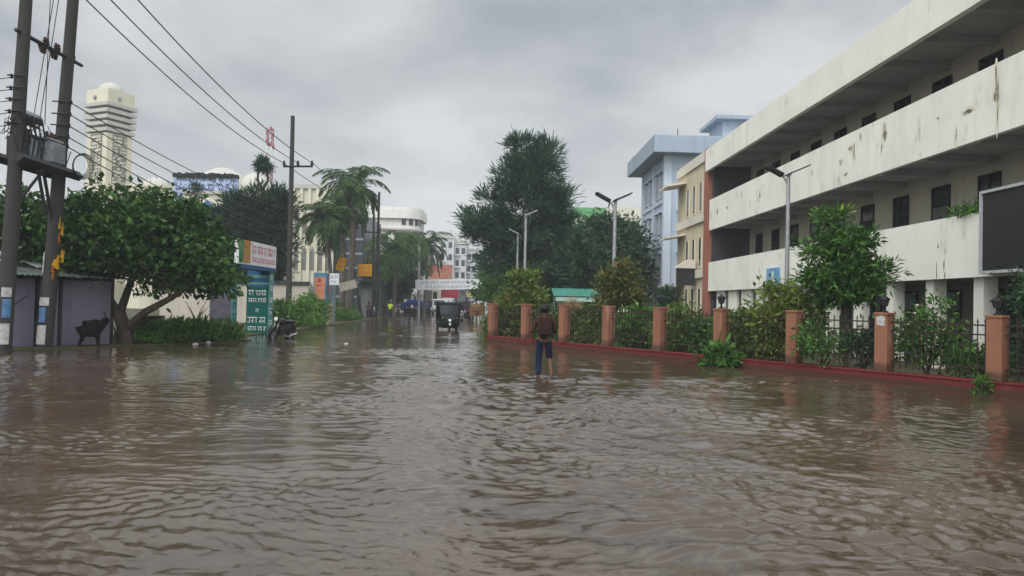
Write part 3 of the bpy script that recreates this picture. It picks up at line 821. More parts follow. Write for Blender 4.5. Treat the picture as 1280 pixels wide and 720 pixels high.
f = shrub('white_flower_plant', 'plant with small white flowers standing behind the near railings', 1160, 17.9, [(1150, 405, .35, .55), (1172, 395, .3, .5), (1140, 430, .45, .45), (1178, 432, .45, .4), (1200, 445, .4, .3)], L_mid, 56, 130, 24, leaf=(.12, .05))
rr = np.random.default_rng(9)
V = []; 
Cq = []
for i in range(20):
    p = P(1135 + rr.random() * 55, 378 + rr.random() * 60, 17.75)
    for k in range(5): Cq.append((p.x - f.location.x, p.y - f.location.y, p.z - f.location.z))
Cq = np.array(Cq); Dq = rr.normal(size=(len(Cq), 3))
V, F = leaf_quads(Cq, Dq, np.full(len(Cq), .06), np.full(len(Cq), .045), rr)
mesh_np('blossom', V, F, L_flower, f)
shrub('hedge_shrub', 'dark bush beside the near edge post of the fence', 1278, 16.0, [(1285, 365, .25, .5), (1288, 400, .3, .5), (1290, 440, .35, .4)], L_dark, 57, 80, 24, leaf=(.12, .05))
shrub('hedge_shrub', 'low dark bush behind the railings under the young tree', 1075, 19.0, [(1075, 430, .5, .35), (1095, 440, .4, .3)], L_dark, 58, 70, 24, leaf=(.12, .05))
shrub('hedge_shrub', 'mixed low green shrub behind the railings left of the young tree trunk', 1028, 19.2, [(1022, 425, .5, .5), (1042, 440, .45, .35)], L_mid, 63, 50, 22, leaf=(.11, .045))
shrub('hedge_shrub', 'low ragged shrub behind the railings beside the nearest post', 1222, 17.2, [(1218, 452, .5, .3), (1236, 455, .4, .25)], L_mid, 64, 80, 24, leaf=(.11, .045))
shrub('plinth_plant', 'glossy green plant growing out of the water against the red plinth', 902, 21.3, [(902, 443, .42, .26), (892, 452, .3, .2), (912, 452, .3, .2)], leaf_mat('glossy_leaf', (0.025, 0.08, 0.018), (0.10, 0.23, 0.05)), 59, 50, 18, leaf=(.22, .075), cr=.12, base_z=-.2, hb=902)
shrub('plinth_weed', 'small tuft of weeds on the plinth beside the nearest post', 1228, 15.75, [(1228, 482, .16, .16)], L_mid, 60, 18, 14, leaf=(.14, .03), cr=.06, base_z=-.1)
# fern growing on the parapet
yy = fly(1208)
M4 = Matrix.Translation((BX0, BY0, 0)) @ Matrix.Rotation(BROT, 4, 'Z')
pp = M4 @ Vector((.08, yy, 4.22))
rr = np.random.default_rng(12); n = 420
Cq = np.stack([rr.normal(0, .09, n), rr.normal(0, .42, n), np.abs(rr.normal(0.02, .10, n))], 1); Dq = rr.normal(size=(n, 3)); Dq[:, 2] += .3
V, F = leaf_quads(Cq, Dq, rr.uniform(.1, .25, n), rr.uniform(.03, .06, n), rr)
tag(mesh_np('parapet_fern', V, F, L_mid, loc=pp), 'tuft of green fern growing on top of the white parapet', 'plant')
b = (PX(836, 46), 46, .07)
shrub('potted_tree', 'small clipped dark round tree in front of the blue building', 836, 46, [(836, 368, .75, .5), (836, 380, .6, .5)], L_dark, 62, 110, 24, leaf=(.16, .07))
# distant trees behind the school and the courtyard so that nothing ends in a void
for i, (px, Y) in enumerate(((830, 150), (700, 140), (655, 160))):
    dark_tree(px, Y, [(px, 362, 5, 3), (px + 22, 366, 5, 2.4), (px - 24, 366, 5, 2.2)], ('distant tree row top beyond the blue building', 'distant tree far behind the casuarina', 'distant tree beyond the street lamps')[i], 70 + i, 140, leaf=(.7, .4), cr=.9, per=24)

# ------------------------------------------------------------------ solar street lamps
M_galv = mat('galvanised', (0.36, 0.37, 0.38), 0.45, 0.25, 8, metal=0.5)
M_whitish = mat('pale_panel', (0.45, 0.47, 0.48), 0.4, 0.15, 8)
M_panel = mat('solar_panel', (0.02, 0.025, 0.05), 0.2, 0.3, 20)
def lamp(px, Y, ytop, label, s=1.0, head=True, z0=0.05, arm=1, pm=None):
    zt = PZ(px, ytop, Y)
    b = (PX(px, Y), Y, z0); zt -= z0
    t = thing('street_lamp', label, 'street lamp', b, group='solar street lamps')
    MB().tube([(0, 0, 0), (0, 0, zt - .1 * s)], [.075 * s, .05 * s], 10).build('pole', M_galv, t, smooth=True)
    p = MB(); p.obox((.22 * s * arm, 0, zt + .02), (.62 * s, .5 * s, .035), (0, -R(24) * arm, 0)); p.build('solar_panel', pm or M_panel, t)
    m = MB(); m.tube([(0, 0, zt - .45 * s), (.02 * arm, 0, zt - .15 * s), (.1 * s * arm, 0, zt - .01)], .025 * s, 6); m.build('bracket', M_galv, t)
    if head:
        a = MB(); a.tube([(0, 0, zt - .42 * s), (-.10 * s * arm, 0, zt - .2 * s), (-.2 * s * arm, 0, zt - .1 * s)], .028 * s, 6); ar = a.build('arm', M_galv, t)
        h = MB(); h.obox((-.38 * s * arm, 0, zt + .0), (.5 * s, .24 * s, .10 * s), (0, R(28) * arm, 0)); h.obox((-.55 * s * arm, 0, zt + .09 * s), (.18 * s, .18 * s, .08 * s), (0, R(28) * arm, 0))
        h.build('lamp_head', M_black, t, bevel=.015)
    return t
lamp(983, 23.6, 214, 'near solar street lamp with dark head in front of the white parapet', 1.15)
lamp(766.5, 31.0, 247, 'solar street lamp with dark head between casuarina and blue building', 1.3)
lamp(655, 37.0, 267, 'tallest of the three slim grey street lamps by the casuarina', 1.1, head=False, pm=M_whitish)
lamp(645.5, 46.0, 290, 'leftmost of the three slim grey street lamps by the casuarina', 1.1, head=False, arm=-1, pm=M_whitish)
lamp(650.5, 56.0, 300, 'shortest of the three slim grey street lamps by the casuarina', 1.1, head=False, pm=M_whitish)

# ------------------------------------------------------------------ left side: big almond tree, shed, verge
b = (PX(160, 24.5), 24.5, 0.03)
Y = 24.5
E = lambda px, py, rx, rz, ry=2.0: loc_ell(px, py, rx, rz, Y, b, ry=ry)
make_tree('almond_tree', 'wide spreading broad leaved tree with forked trunk over the shed', 'tree', b,
          [([(-.02, 0, -.3), lp(155, 410, Y, b), lp(149, 392, Y, b)], [.27, .21, .2]),
           ([lp(149, 395, Y, b), lp(132, 368, Y, b), lp(105, 338, Y, b, -.3), lp(60, 300, Y, b, -.5)], [.16, .13, .09, .03]),
           ([lp(156, 412, Y, b), lp(185, 390, Y, b, -.2), lp(222, 372, Y, b, -.4), lp(270, 340, Y, b, -.5)], [.14, .12, .09, .03]),
           ([lp(149, 394, Y, b), lp(160, 345, Y, b, .3), lp(178, 280, Y, b, .5)], [.14, .1, .04]),
           ([lp(160, 412, Y, b), lp(180, 398, Y, b, .3), lp(198, 396, Y, b, .4)], [.1, .08, .04])],
          [E(160, 300, 2.3, 1.3, 2.3), E(215, 305, 1.8, 1.3, 2.0), E(258, 330, .9, .75, 1.3), E(95, 282, 1.4, 1.0, 1.8), E(140, 258, 1.2, .65, 1.5), E(205, 268, 1.3, .7, 1.5), E(35, 290, 1.1, 1.1, 1.5), E(20, 265, .9, .7), E(240, 345, .9, .55, 1.2), E(276, 350, .5, .4, .8), E(75, 328, .9, .5, 1.2), E(115, 322, .8, .45, 1.5), E(205, 345, .9, .5, 1.5), E(50, 318, .8, .6, 1.0)],
          600, 38, (.21, .11), .25, L_almond, M_bark, seed=81, shell=.35, branch_r=.025, up=-.05, rand=.9, out=.5)

M_shed = wall_mat('grey_violet_sheet', (0.20, 0.19, 0.245), (0.07, 0.065, 0.075), 0.5, seed=11)
M_sroof = mat('rusty_green_roof', (0.07, 0.105, 0.085), 0.8, 0.5, 3, col2=(0.045, 0.04, 0.035), streak=True)
M_clear = mat('milky_sheet', (0.50, 0.54, 0.52), 0.5, 0.25, 3)
M_frame = mat('dark_frame', (0.03, 0.028, 0.03), 0.7, 0.4, 5)
sd = thing('roadside_shed', 'low grey violet shed with rusty green sheet roof behind the twin poles', 'shed', (-14.4, 21.8, 0), math.atan2(2.6, 1.65))
for (xa, xb, nm) in ((-5.5, -3.4, 0), (-3.3, -1.2, 0), (-1.1, .68, 0), (.8, 1.35, 0), (1.45, 2.96, 0)):
    p = MB(); p.box(xa, 0, -.1, xb, .06, 2.03)
    for k in range(int((xb - xa) / .12)): p.box(xa + .04 + k * .12, -.012, .02, xa + .07 + k * .12, -.001, 2.0)
    p.build('wall_panel', M_shed, sd)
for x in (-5.55, -3.35, -1.15, .74, 1.4, 3.0):
    MB().box(x - .04, -.05, -.1, x + .04, .09, 2.12).build('frame_post', M_frame, sd)
MB().box(-5.6, -.03, 2.04, 3.05, .09, 2.12).build('beam', M_frame, sd)
MB().box(2.93, .09, -.1, 3.0, 3.0, 2.1).build('wall_panel', M_shed, sd)
MB().box(-5.5, 2.95, -.1, 2.92, 3.0, 2.5).build('wall_panel', M_shed, sd)
r = MB(); n = 64
for i in range(n):
    a = -5.9 + i * 9.2 / n; c = a + 9.2 / n; m_ = (a + c) / 2
    r.slab([(a, -.55, 2.10), (m_, -.55, 2.14), (m_, 3.2, 2.62), (a, 3.2, 2.58)], (0, 0, .012)); r.slab([(m_, -.55, 2.14), (c, -.55, 2.10), (c, 3.2, 2.58), (m_, 3.2, 2.62)], (0, 0, .012))
r.build('roof', M_sroof, sd)
r = MB(); r.slab([(1.2, 1.0, 2.40), (3.0, 1.0, 2.40), (3.0, 3.1, 2.85), (1.2, 3.1, 2.85)], (0, 0, .02)); r.build('roof_sheet', M_clear, sd)
MB().tube([(-.9, -.15, .9), (-.1, -.12, 1.15), (.45, -.1, 1.55)], .014, 5).build('loose_rod', M_frame, sd)

def weeds(name, label, pts, h, n, lm, seed, w=.035, cat='weeds', kind='stuff'):
    """blades and leaves in a patch: pts = list of (x, y, r)"""
    rng = np.random.default_rng(seed)
    wts = np.array([p[2] ** 2 for p in pts]); k = rng.choice(len(pts), n, p=wts / wts.sum())
    A = np.array(pts)[k]; t = rng.uniform(0, 6.28, n); q = np.sqrt(rng.random(n))
    hh = h * (1.1 - q ** 2 * .8)
    C = np.stack([A[:, 0] + np.cos(t) * q * A[:, 2], A[:, 1] + np.sin(t) * q * A[:, 2], rng.random(n) * hh * .8], 1)
    D = rng.normal(size=(n, 3)) * .6; D[:, 2] += .7
    V, F = leaf_quads(C, D, rng.uniform(.12, .32, n) * (h ** .5 + .2), w * rng.uniform(.7, 1.6, n), rng)
    V[:, 2] = np.maximum(V[:, 2], 0) + .03
    o = mesh_np(name, V, F, lm)
    return tag(o, label, cat, kind=kind)
weeds('verge_weeds', 'dense green weeds covering the verge under the spreading tree', [(-11.6, 26.2, 1.0), (-10.9, 27.0, .8), (-10.5, 28.0, .7), (-12.2, 25.6, .9), (-11.8, 27.6, 1.2), (-10.9, 28.3, .6), (-12.7, 27.2, 1.3)], .85, 9000, L_grass, 5, w=.05)
weeds('roadside_grass', 'bright green grass along the far side of the road edge', [(PX(378, 46), 46, 1.0), (PX(386, 50), 50, 1.2), (PX(372, 43), 43.0, .9), (PX(425, 56), 56, 1.2), (PX(436, 60), 60, 1.0), (PX(390, 43), 42.5, .8), (PX(432, 64), 64, 1.2)], .95, 7000, L_bright, 6, w=.06)
for i, (px, Y, py, r_) in enumerate(((376, 43, 388, 1.0), (390, 45, 380, .8), (352, 42, 390, .8), (428, 66, 385, .9))):
    shrub('roadside_bush', ('rounded bright green bush behind the parked motorcycle', 'bright green bush against the painted gate pillars', 'dark low bush at the foot of the tall pole', 'green bush beyond the painted gate pillars')[i], px, Y,
          [(px, py, r_, r_ * .8), (px + 6, py + 10, r_, r_ * .8), (px - 7, py + 11, r_, r_ * .7)], (L_bright, L_bright, L_mid, L_mid)[i], 85 + i, 120, 24, leaf=(.18, .09), cr=.2)
stone = random.Random(4); M_stone = mat('pale_stone', (0.42, 0.40, 0.37), 0.9, 0.4, 8, bump=.4)
for i, (px, py) in enumerate(((246, 432), (262, 430), (281, 426))):
    Y = 1.65 * 950 / (py - hzn(px)); x = PX(px, Y); m = MB(); k = 9
    m.ball((0, 0, 0), (.12 * stone.uniform(.7, 1.3), .09, .05), 10)
    m.v = [(a + stone.uniform(-.02, .02), b_ + stone.uniform(-.02, .02), c + stone.uniform(-.015, .015)) for a, b_, c in m.v]
    tag(m.build('kerb_stone', M_stone, loc=(x, Y, .04), smooth=True), 'pale broken kerb stone at the water edge of the weedy verge', 'stone', 'kerb stones along the verge')
# bare little shrub by the compound wall
b = (PX(246, 33), 33, 0.05); rr = random.Random(8)
t_ = MB()
for k in range(9):
    a = rr.uniform(0, 6.28); p0 = (0, 0, 0); p1_ = (math.cos(a) * .15, math.sin(a) * .15, .7); p2_ = (math.cos(a) * rr.uniform(.3, .7), math.sin(a) * .5, rr.uniform(1.0, 1.5))
    t_.tube([p0, p1_, p2_], [.035, .022, .006], 5)
tag(t_.build('bare_shrub', M_bark, loc=b), 'bare leafless shrub in front of the cream compound wall', 'shrub')

# ------------------------------------------------------------------ compound wall, festival gate, painted pillars
M_cwall = wall_mat('compound_wall', (0.47, 0.42, 0.36), (0.16, 0.14, 0.12), 0.5, seed=12)
M_coping = mat('dark_coping', (0.05, 0.05, 0.048), 0.9, 0.5, 4)
cw = thing('compound_wall', 'cream compound wall with dark coping behind the festival gate', 'wall', (PX(200, 47), 47, 0))
Lw = PX(385, 47) - PX(200, 47)
MB().box(0, 0, -.3, Lw, .2, 2.45).build('wall', M_cwall, cw)
MB().box(-.05, -.1, 2.45, Lw + .05, .3, 2.66).build('coping', M_coping, cw)

M_teal = wall_mat('teal_cloth', (0.010, 0.105, 0.085), (0.008, 0.055, 0.11), 0.7, streak_scale=3, seed=13)
M_tealp = mat('pale_teal', (0.10, 0.27, 0.25), .7, .3, 3)
M_bluec = mat('blue_cloth', (0.03, 0.10, 0.22), .7, .4, 3)
M_whitep = mat('white_print', (0.68, 0.69, 0.69), .7, .15, 3)
M_red = mat('red_print', (0.45, 0.05, 0.07), .7, .25, 4)
M_pink = mat('pink_print', (0.55, 0.20, 0.24), .7, .3, 4)
M_orange = mat('orange_print', (0.42, 0.22, 0.06), .7, .3, 5)
M_greenp = mat('green_print', (0.06, 0.20, 0.09), .7, .3, 5)
def script_marks(mb, x0, x1, z, h, y, rng, axis='x', m=0, th=.006):
    """a line of hanging letters under a head line, as worn Bengali lettering reads from afar"""
    def bar(a0, b0, a1, b1):
        if axis == 'x': mb.box(a0, y - th, b0, a1, y, b1, m)
        else: mb.box(y, a0, b0, y + th, a1, b1, m)
    x = x0
    while x < x1 - h * .5:
        n = rng.randint(2, 4); wd = min(n * h * .55, x1 - x)
        bar(x, z + h * .86, x + wd, z + h)
        for k in range(n):
            a = x + k * h * .55
            if a + h * .45 > x1: break
            bar(a + h * .32, z, a + h * .42, z + h * .855)
            if rng.random() < .7: bar(a + h * .06, z + h * .3, a + h * .315, z + h * .42)
            if rng.random() < .6: bar(a + h * .06, z + h * .05, a + h * .16, z + h * .295)
            if rng.random() < .3: bar(a + h * .1, z + h * 1.04, a + h * .3, z + h * 1.14)
        x += wd + h * .3
gt = thing('festival_gate', 'teal cloth covered festival gate with lettered panel and white header banner', 'gate', (-11.15, 32.0, 0))
rg = random.Random(3)
# near leg: grey back, teal road side
MB().box(-.62, -2.35, -.1, .22, -1.9, 2.15).build('leg', mat('grey_cloth', (0.13, 0.12, 0.155), .8, .3, 3), gt)
q = MB(); q.box(.223, -2.38, -.05, .27, -1.85, 2.9); q.build('side_panel', M_tealp, gt)
q = MB(); script_marks(q, -2.3, -1.9, 1.6, .26, .272, rg, 'y'); script_marks(q, -2.3, -1.9, 1.15, .26, .272, rg, 'y'); script_marks(q, -2.3, -1.9, .7, .26, .272, rg, 'y')
q.build('lettering', M_teal, gt)
# far leg with the lettered panel
MB().box(-.62, 1.75, -.1, .36, 2.2, 2.95).build('leg', M_bluec, gt)
MB().box(-.60, 1.72, .02, .34, 1.747, 2.1).build('panel', M_teal, gt)
q = MB()
for z, h in ((1.72, .22), (1.42, .17), (.98, .14), (.50, .26), (.16, .18)):
    xa = -.54 if h > .15 else -.22
    script_marks(q, xa, .30 if h > .15 else -.02, z, h, 1.718, rg)
q.build('lettering', M_whitep, gt)
q = MB(); q.box(-.60, 1.735, 2.2, .34, 1.747, 2.3); q.box(-.60, 1.735, 2.5, .34, 1.747, 2.62); q.build('stripe', M_tealp, gt)
q = MB(); q.box(.363, 1.7, -.05, .40, 2.25, 2.95); q.build('side_panel', M_tealp, gt)
q = MB()
for z in (.4, .9, 1.4, 1.9, 2.4): script_marks(q, 1.74, 2.2, z, .24, .402, rg, 'y')
q.build('lettering', M_whitep, gt)
# header
MB().box(.30, -2.4, 2.95, .47, 2.3, 3.92).build('header', M_whitep, gt)
q = MB(); q.box(.473, -2.4, 3.0, .482, -1.9, 3.92); q.build('header_end', M_greenp, gt)
q = MB(); q.box(.473, -1.897, 3.0, .482, -1.1, 3.92); q.build('header_end', M_orange, gt)
q = MB(); script_marks(q, -.95, 2.15, 3.42, .34, .472, rg, 'y', th=.01); script_marks(q, -.9, 2.1, 3.08, .2, .472, rg, 'y', th=.01)
q.build('lettering', M_pink, gt)
q = MB(); q.box(-.1, -2.2, 2.78, .5, 2.2, 2.94); q.box(-.1, 2.02, 2.96, .04, 2.25, 3.6); q.build('crossbeam', M_bluec, gt)

gp = thing('painted_pillar', 'tall gate pillar painted orange above and maroon below with pale ring', 'pillar', (PX(400.5, 52), 52, 0))
hp = PZ(400, 341, 52)
MB().box(-.42, -.3, -.3, .42, .4, hp).build('pillar_body', mat('pillar_blue', (0.10, 0.26, 0.36), .75, .3, 2), gp)
MB().box(-.36, -.31, 1.62, .36, -.302, hp - .3).build('orange_panel', mat('salmon_paint', (0.62, 0.25, 0.14), .75, .2, 2), gp)
MB().box(-.40, -.31, -.1, .36, -.302, 1.58).build('maroon_panel', mat('maroon_paint', (0.11, 0.02, 0.035), .75, .3, 3), gp)
q = MB(); q.slab([(.0 + .2 * math.cos(t), -.34, 1.15 + .26 * math.sin(t)) for t in np.linspace(0, 6.28, 18)[:-1]], (0, .028, 0)); q.build('ring', M_pink, gp)
q = MB(); q.box(-.22, -.318, 2.5, .2, -.311, 2.58); q.slab([(-.15, -.32, 2.75), (.15, -.32, 2.75), (.0, -.32, 3.1)], (0, .008, 0)); q.build('emblem', M_red, gp)
gp = thing('painted_pillar', 'narrow gate pillar with faded teal and peach paint beside the orange one', 'pillar', (PX(413.5, 53), 53, 0))
MB().box(-.25, -.3, -.3, .25, .4, 3.2).build('pillar_body', mat('pillar_teal', (0.20, 0.30, 0.31), .75, .4, 2), gp)
MB().box(-.2, -.31, -.1, .2, -.302, 1.3).build('peach_panel', mat('peach_paint', (0.50, 0.33, 0.22), .8, .4, 4), gp)
MB().box(-.2, -.31, 2.0, .2, -.302, 3.1).build('grey_panel', mat('rose_paint', (0.33, 0.22, 0.22), .8, .3, 4), gp)
# ------------------------------------------------------------------ utility poles and transformer on the left
M_conc = wall_mat('pole_concrete', (0.052, 0.052, 0.047), (0.025, 0.024, 0.022), 0.6, streak_scale=6, seed=14)
M_steel = mat('dark_steel', (0.03, 0.03, 0.032), .6, .3, 8)
M_trafo = mat('transformer_grey', (0.28, 0.30, 0.32), .5, .3, 5)
M_porc = mat('porcelain', (0.08, 0.05, 0.04), .3, .3, 8)
M_poster = mat('poster_blue', (0.05, 0.13, 0.28), .7, .5, 7, col2=(0.12, 0.2, 0.3))
M_paper = mat('torn_paper', (0.50, 0.50, 0.50), .8, .4, 9, col2=(0.28, 0.26, 0.25))
M_yel = mat('yellow_cloth', (0.50, 0.27, 0.01), .7, .25, 6)
YA, YB = 20.2, 22.0
A0, A1 = P(3, 440, YA), P(34, -20, YA)
B0, B1 = P(55, 437, YB), P(93, -20, YB)
A0.z = B0.z = -.4
def pole_pt(p0, p1, py, Y):
    t = None
    za = p0.z; zb = p1.z
    z = PZ(45, py, Y); t = (z - za) / (zb - za); return p0.lerp(p1, t)
A2 = A0.lerp(A1, 1.12); B2 = B0.lerp(B1, 1.12)
def conc_pole(p0, p1, label, posters):
    t = thing('utility_pole', label, 'utility pole', p0)
    MB().tube([p0, p1], [.205, .14], 14).build('shaft', M_conc, t, smooth=True, org=p0)
    for z0, z1, a0, a1, mm in posters:
        m = MB(); n = 6
        for i in range(n):
            u0 = a0 + (a1 - a0) * i / n; u1 = a0 + (a1 - a0) * (i + 1) / n
            def q(u, z):
                f = (z - p0.z) / (p1.z - p0.z); c = p0.lerp(p1, f); r = .225 + (.15 - .225) * f + .008
                return Vector((c.x + r * math.sin(u), c.y - r * math.cos(u), z))
            m.slab([q(u0, z0), q(u1, z0), q(u1, z1), q(u0, z1)], (0.002 * math.sin(u0), -.002 * math.cos(u0), 0))
        m.build('poster', mm, t, org=p0)
    return t
pole_a = conc_pole(A0, A2, 'leaning concrete pole at the left edge, nearer of the transformer pair', [(.95, 1.45, .2, 1.1, M_poster), (1.5, 1.75, .0, 1.1, M_paper), (.25, .8, .1, 1.1, M_paper)])
pole_b = conc_pole(B0, B2, 'leaning concrete pole with yellow streamers, farther of the transformer pair', [(.78, 1.22, -.7, .3, M_poster), (1.26, 1.5, -1.0, .6, M_paper), (.15, .7, -.9, .5, M_paper), (2.2, 2.8, -1.1, -.5, M_paper)])
# streamers tied on the farther pole
st = thing('yellow_streamer', 'torn yellow and orange streamers tied round the leaning pole', 'streamer', pole_pt(B0, B1, 330, YB))
o0 = st.location.copy(); sm = MB(); sm2 = MB()
rr = random.Random(2)
for px, py, w, h, m_ in ((76, 283, .07, .35, sm), (73, 298, .06, .25, sm2), (77, 318, .08, .25, sm), (69, 333, .14, .2, sm), (66, 341, .08, .2, sm2), (72, 327, .08, .22, sm)):
    for k in range(3):
        p = P(px + rr.uniform(-2, 2), py + rr.uniform(-5, 5), YB - .25)
        m_.slab([p + Vector((-w * .5, 0, -h * .4)), p + Vector((w * .2, .03, -h * .5)), p + Vector((w * .6, -.03, h * .4)), p + Vector((w * .1, .02, h * .55))], (0, .01, 0))
sm.build('ribbon', M_yel, st, org=o0); sm2.build('ribbon', mat('orange_cloth', (0.38, 0.12, 0.015), .7, .25, 6), st, org=o0)

def insul(m, p, s=1.0, up=True, mi=0):
    k = 1 if up else -1
    m.lathe([(.03 * s, 0), (.07 * s, .03 * k * s), (.035 * s, .06 * k * s), (.065 * s, .09 * k * s), (.03 * s, .12 * k * s), (.05 * s, .15 * k * s), (.015 * s, .19 * k * s)], 8, c=p, m=mi)
# upper arm with fuse holders
a = pole_pt(A0, A1, 43, YA); bb = pole_pt(B0, B1, 72, YB)
xa = thing('pole_crossarm', 'upper steel crossarm with insulators bridging the two leaning poles', 'crossarm', a)
d = (bb - a); dn = d.normalized()
m = MB(); m.tube([a - dn * .3, bb + dn * .35], .055, 6); m.tube([a - dn * .3 + Vector((0, .3, 0)), bb + dn * .35 + Vector((0, .3, 0))], .05, 6); m.build('beam', M_steel, xa, org=a)
for t in (.45, .5, .7, .76, 1.12):
    m = MB()
    p = a + d * t; insul(m, p + Vector((0, 0, .04)), 1.1); insul(m, p + Vector((0, -.1, -.05)), 1.0, False); m.tube([p + Vector((-.15, -.1, .12)), p + Vector((-.02, -.12, -.22))], .035, 6)
    m.build('insulator', M_porc, xa, org=a)
# lower platform and the transformer
a = pole_pt(A0, A1, 200, YA); bb = pole_pt(B0, B1, 216, YB); d = bb - a; dn = d.normalized(); sd_ = Vector((-dn.y, dn.x, 0))
pf = thing('transformer_platform', 'dark steel platform beams carrying the transformer between the poles', 'platform', a)
m = MB()
for s in (-.32, .32):
    m.tube([a - dn * .35 + sd_ * s, bb + dn * .45 + sd_ * s], .14, 4)
m.build('beam', M_steel, pf, org=a)
m = MB(); c = a + d * .62
m.tube([c + Vector((0, 0, -.05)), pole_pt(A0, A1, 262, YA)], .04, 6); m.tube([c + Vector((0, 0, -.05)), pole_pt(B0, B1, 290, YB)], .05, 6); m.tube([a + d * .5 + Vector((0, 0, -.1)), a + d * .72 + Vector((0, 0, -1.3))], .05, 6)
m.build('brace', M_steel, pf, org=a)
m = MB()
for px, py in ((20, 172), (60, 175)):
    pass
u0 = pole_pt(A0, A1, 165, YA); u1 = pole_pt(B0, B1, 182, YB)
m.tube([u0, u0.lerp(u1, .6)], .06, 6); m.tube([u0.lerp(u1, .25), u0.lerp(u1, .25) + Vector((0, 0, -.7))], .03, 5); m.build('rail', M_steel, pf, org=a)
tc_ = a + d * .72 + Vector((0, 0, .1))
tf = thing('transformer', 'grey finned pole transformer with bushings on the steel platform', 'transformer', tc_, math.atan2(d.y, d.x)); tf.scale = (.74,) * 3
m = MB(); m.box(-.38, -.28, 0, .38, .28, .95); m.build('tank', M_trafo, tf, bevel=.03)
m = MB()
for s in (-1, 1):
    for k in range(9): m.box(-.36 + k * .085, s * .285 - .0, .12, -.335 + k * .085, s * .45, .85)
for s in (-1, 1):
    for k in range(5): m.box(s * .385, -.22 + k * .1, .12, s * .55, -.195 + k * .1, .85)
m.build('fins', M_trafo, tf)
MB().box(-.43, -.33, .952, .43, .33, 1.02).build('lid', M_trafo, tf)
m = MB()
for x in (-.25, 0, .25):
    for y_, s_ in ((-.1, 1.5), (.16, 1.0)): m = MB(); insul(m, (x, y_, 1.02), s_); m.build('bushing', M_porc, tf)
cyl = P(39, 147, 20.9)
m = MB(); m.lathe([(.0, -.36), (.19, -.35), (.2, -.3), (.2, .3), (.19, .35), (.02, .36)], 16, axis='X'); o = m.build('oil_drum', M_trafo, tf, smooth=True)
bpy.context.view_layer.update(); o.location = tf.matrix_world.inverted() @ cyl
m = MB(); m.tube([(-.75, .0, 0), (-.75, 0, .85)], .11, 8); m.tube([(-1.05, -.05, -.0), (-1.05, -.05, .8)], .05, 6); m.tube([(-.75, 0, .85), (-.4, 0, 1.15), (-.2, -.1, 1.3)], .02, 5); m.box(-1.3, -.15, .1, -1.1, .12, .55)
m.build('switch_gear', M_trafo, tf)
m = MB(); m.box(-1.9, -.3, .05, -1.45, .25, .75); m.box(-1.75, -.2, .9, -1.5, .1, 1.35); m.box(-1.2, .1, .7, -.9, .3, 1.2)
for x in (-1.85, -1.6, -1.35, -1.1, -.85): insul(m, (x, -.25, 1.35), 1.4); insul(m, (x, .1, 1.3), 1.2); m.tube([(x, -.3, 1.6), (x + .15, -.35, .9), (x + .02, -.3, .1)], .03, 5)
m.box(-2.1, -.06, 1.28, -.6, .02, 1.36); m.build('fuse_gear', M_steel, tf)
m = MB(); rr = random.Random(6)
for i in range(34):
    p = Vector((rr.uniform(-2.1, .5), rr.uniform(-.4, .3), rr.uniform(.8, 1.5))); q = p + Vector((rr.uniform(-.5, .5), rr.uniform(-.3, .3), rr.uniform(-.9, -.2)))
    mid = (p + q) / 2 + Vector((rr.uniform(-.25, .25), 0, rr.uniform(.0, .35))); m.tube([p, mid, q], .014, 5)
m.build('jumper_cable', M_black, tf)
for i, (pole, Y, px, py, lab) in enumerate(((B0, YB, 101, 207, 'coil of black cable hanging beside the farther leaning pole'),)):
    cc = P(px, py, Y - .1); m = MB()
    for k in range(5):
        m.tube([cc + Vector((math.cos(t) * (.27 + .03 * k) * .8, .03 * k, math.sin(t) * (.3 + .02 * k))) for t in np.linspace(0, 6.28, 20)], .011, 5)
    m.tube([cc + Vector((-.3, 0, .4)), cc + Vector((-.42, 0, 0)), cc + Vector((-.45, 0, -.9))], .014, 5)
    tag(m.build('cable_coil', M_black, loc=cc, org=cc), lab, 'cable')

# ------------------------------------------------------------------ tall pole in the middle left and its arms
def simple_pole(px0, py0, px1, py1, Y, label, r0=.17, r1=.11, arms=(), name='utility_pole', lampar=None, cat='utility pole', m_=None):
    p0 = P(px0, py0, Y); p1 = P(px1, py1, Y); p0 = p0 + (p0 - p1) * ((p0.z + .2) / (p1.z - p0.z)) if p0.z > -.2 else p0
    t = thing(name, label, cat, p0)
    MB().tube([p0, p1], [r0, r1], 10).build('shaft', m_ or M_conc, t, smooth=True, org=p0)
    for (ax0, ay0, ax1, ay1, ins) in arms:
        q0 = P(ax0, ay0, Y - .15); q1 = P(ax1, ay1, Y - .15)
        MB().tube([q0, q1], .06, 4).build('crossarm', M_steel, t, org=p0)
        for u in ins:
            m = MB(); insul(m, q0.lerp(q1, u) + Vector((0, 0, .05)), 1.6); m.build('insulator', M_porc, t, org=p0)
    if lampar:
        x0, y0, x1, y1 = lampar
        m = MB(); m.tube([P(x0, y0, Y), P((x0 + x1) / 2, (y0 + y1) / 2 - 2, Y - .2), P(x1, y1, Y - .3)], .05, 6); m.build('lamp_arm', M_galv, t, org=p0)
        c = P(x1, y1, Y - .3); m = MB(); m.ball(c, (.35, .16, .1), 10); m.build('lamp_head', M_galv, t, smooth=True, org=p0)
    return t
simple_pole(360, 408, 366, 145, 45, 'tall grey concrete pole with one crossarm behind the parked motorcycle', .19, .12, ((354, 208, 391, 208, (.03, .5, .97)),))
simple_pole(470, 396, 474, 240, 66, 'dark slim pole rising beside the right hand palms', .13, .10, m_=M_steel)
simple_pole(465.5, 396, 467.5, 250, 64, 'slim pole with small crossarm next to the yellow sign', .10, .08, ((456, 290, 476, 291, (.05, .95)),))
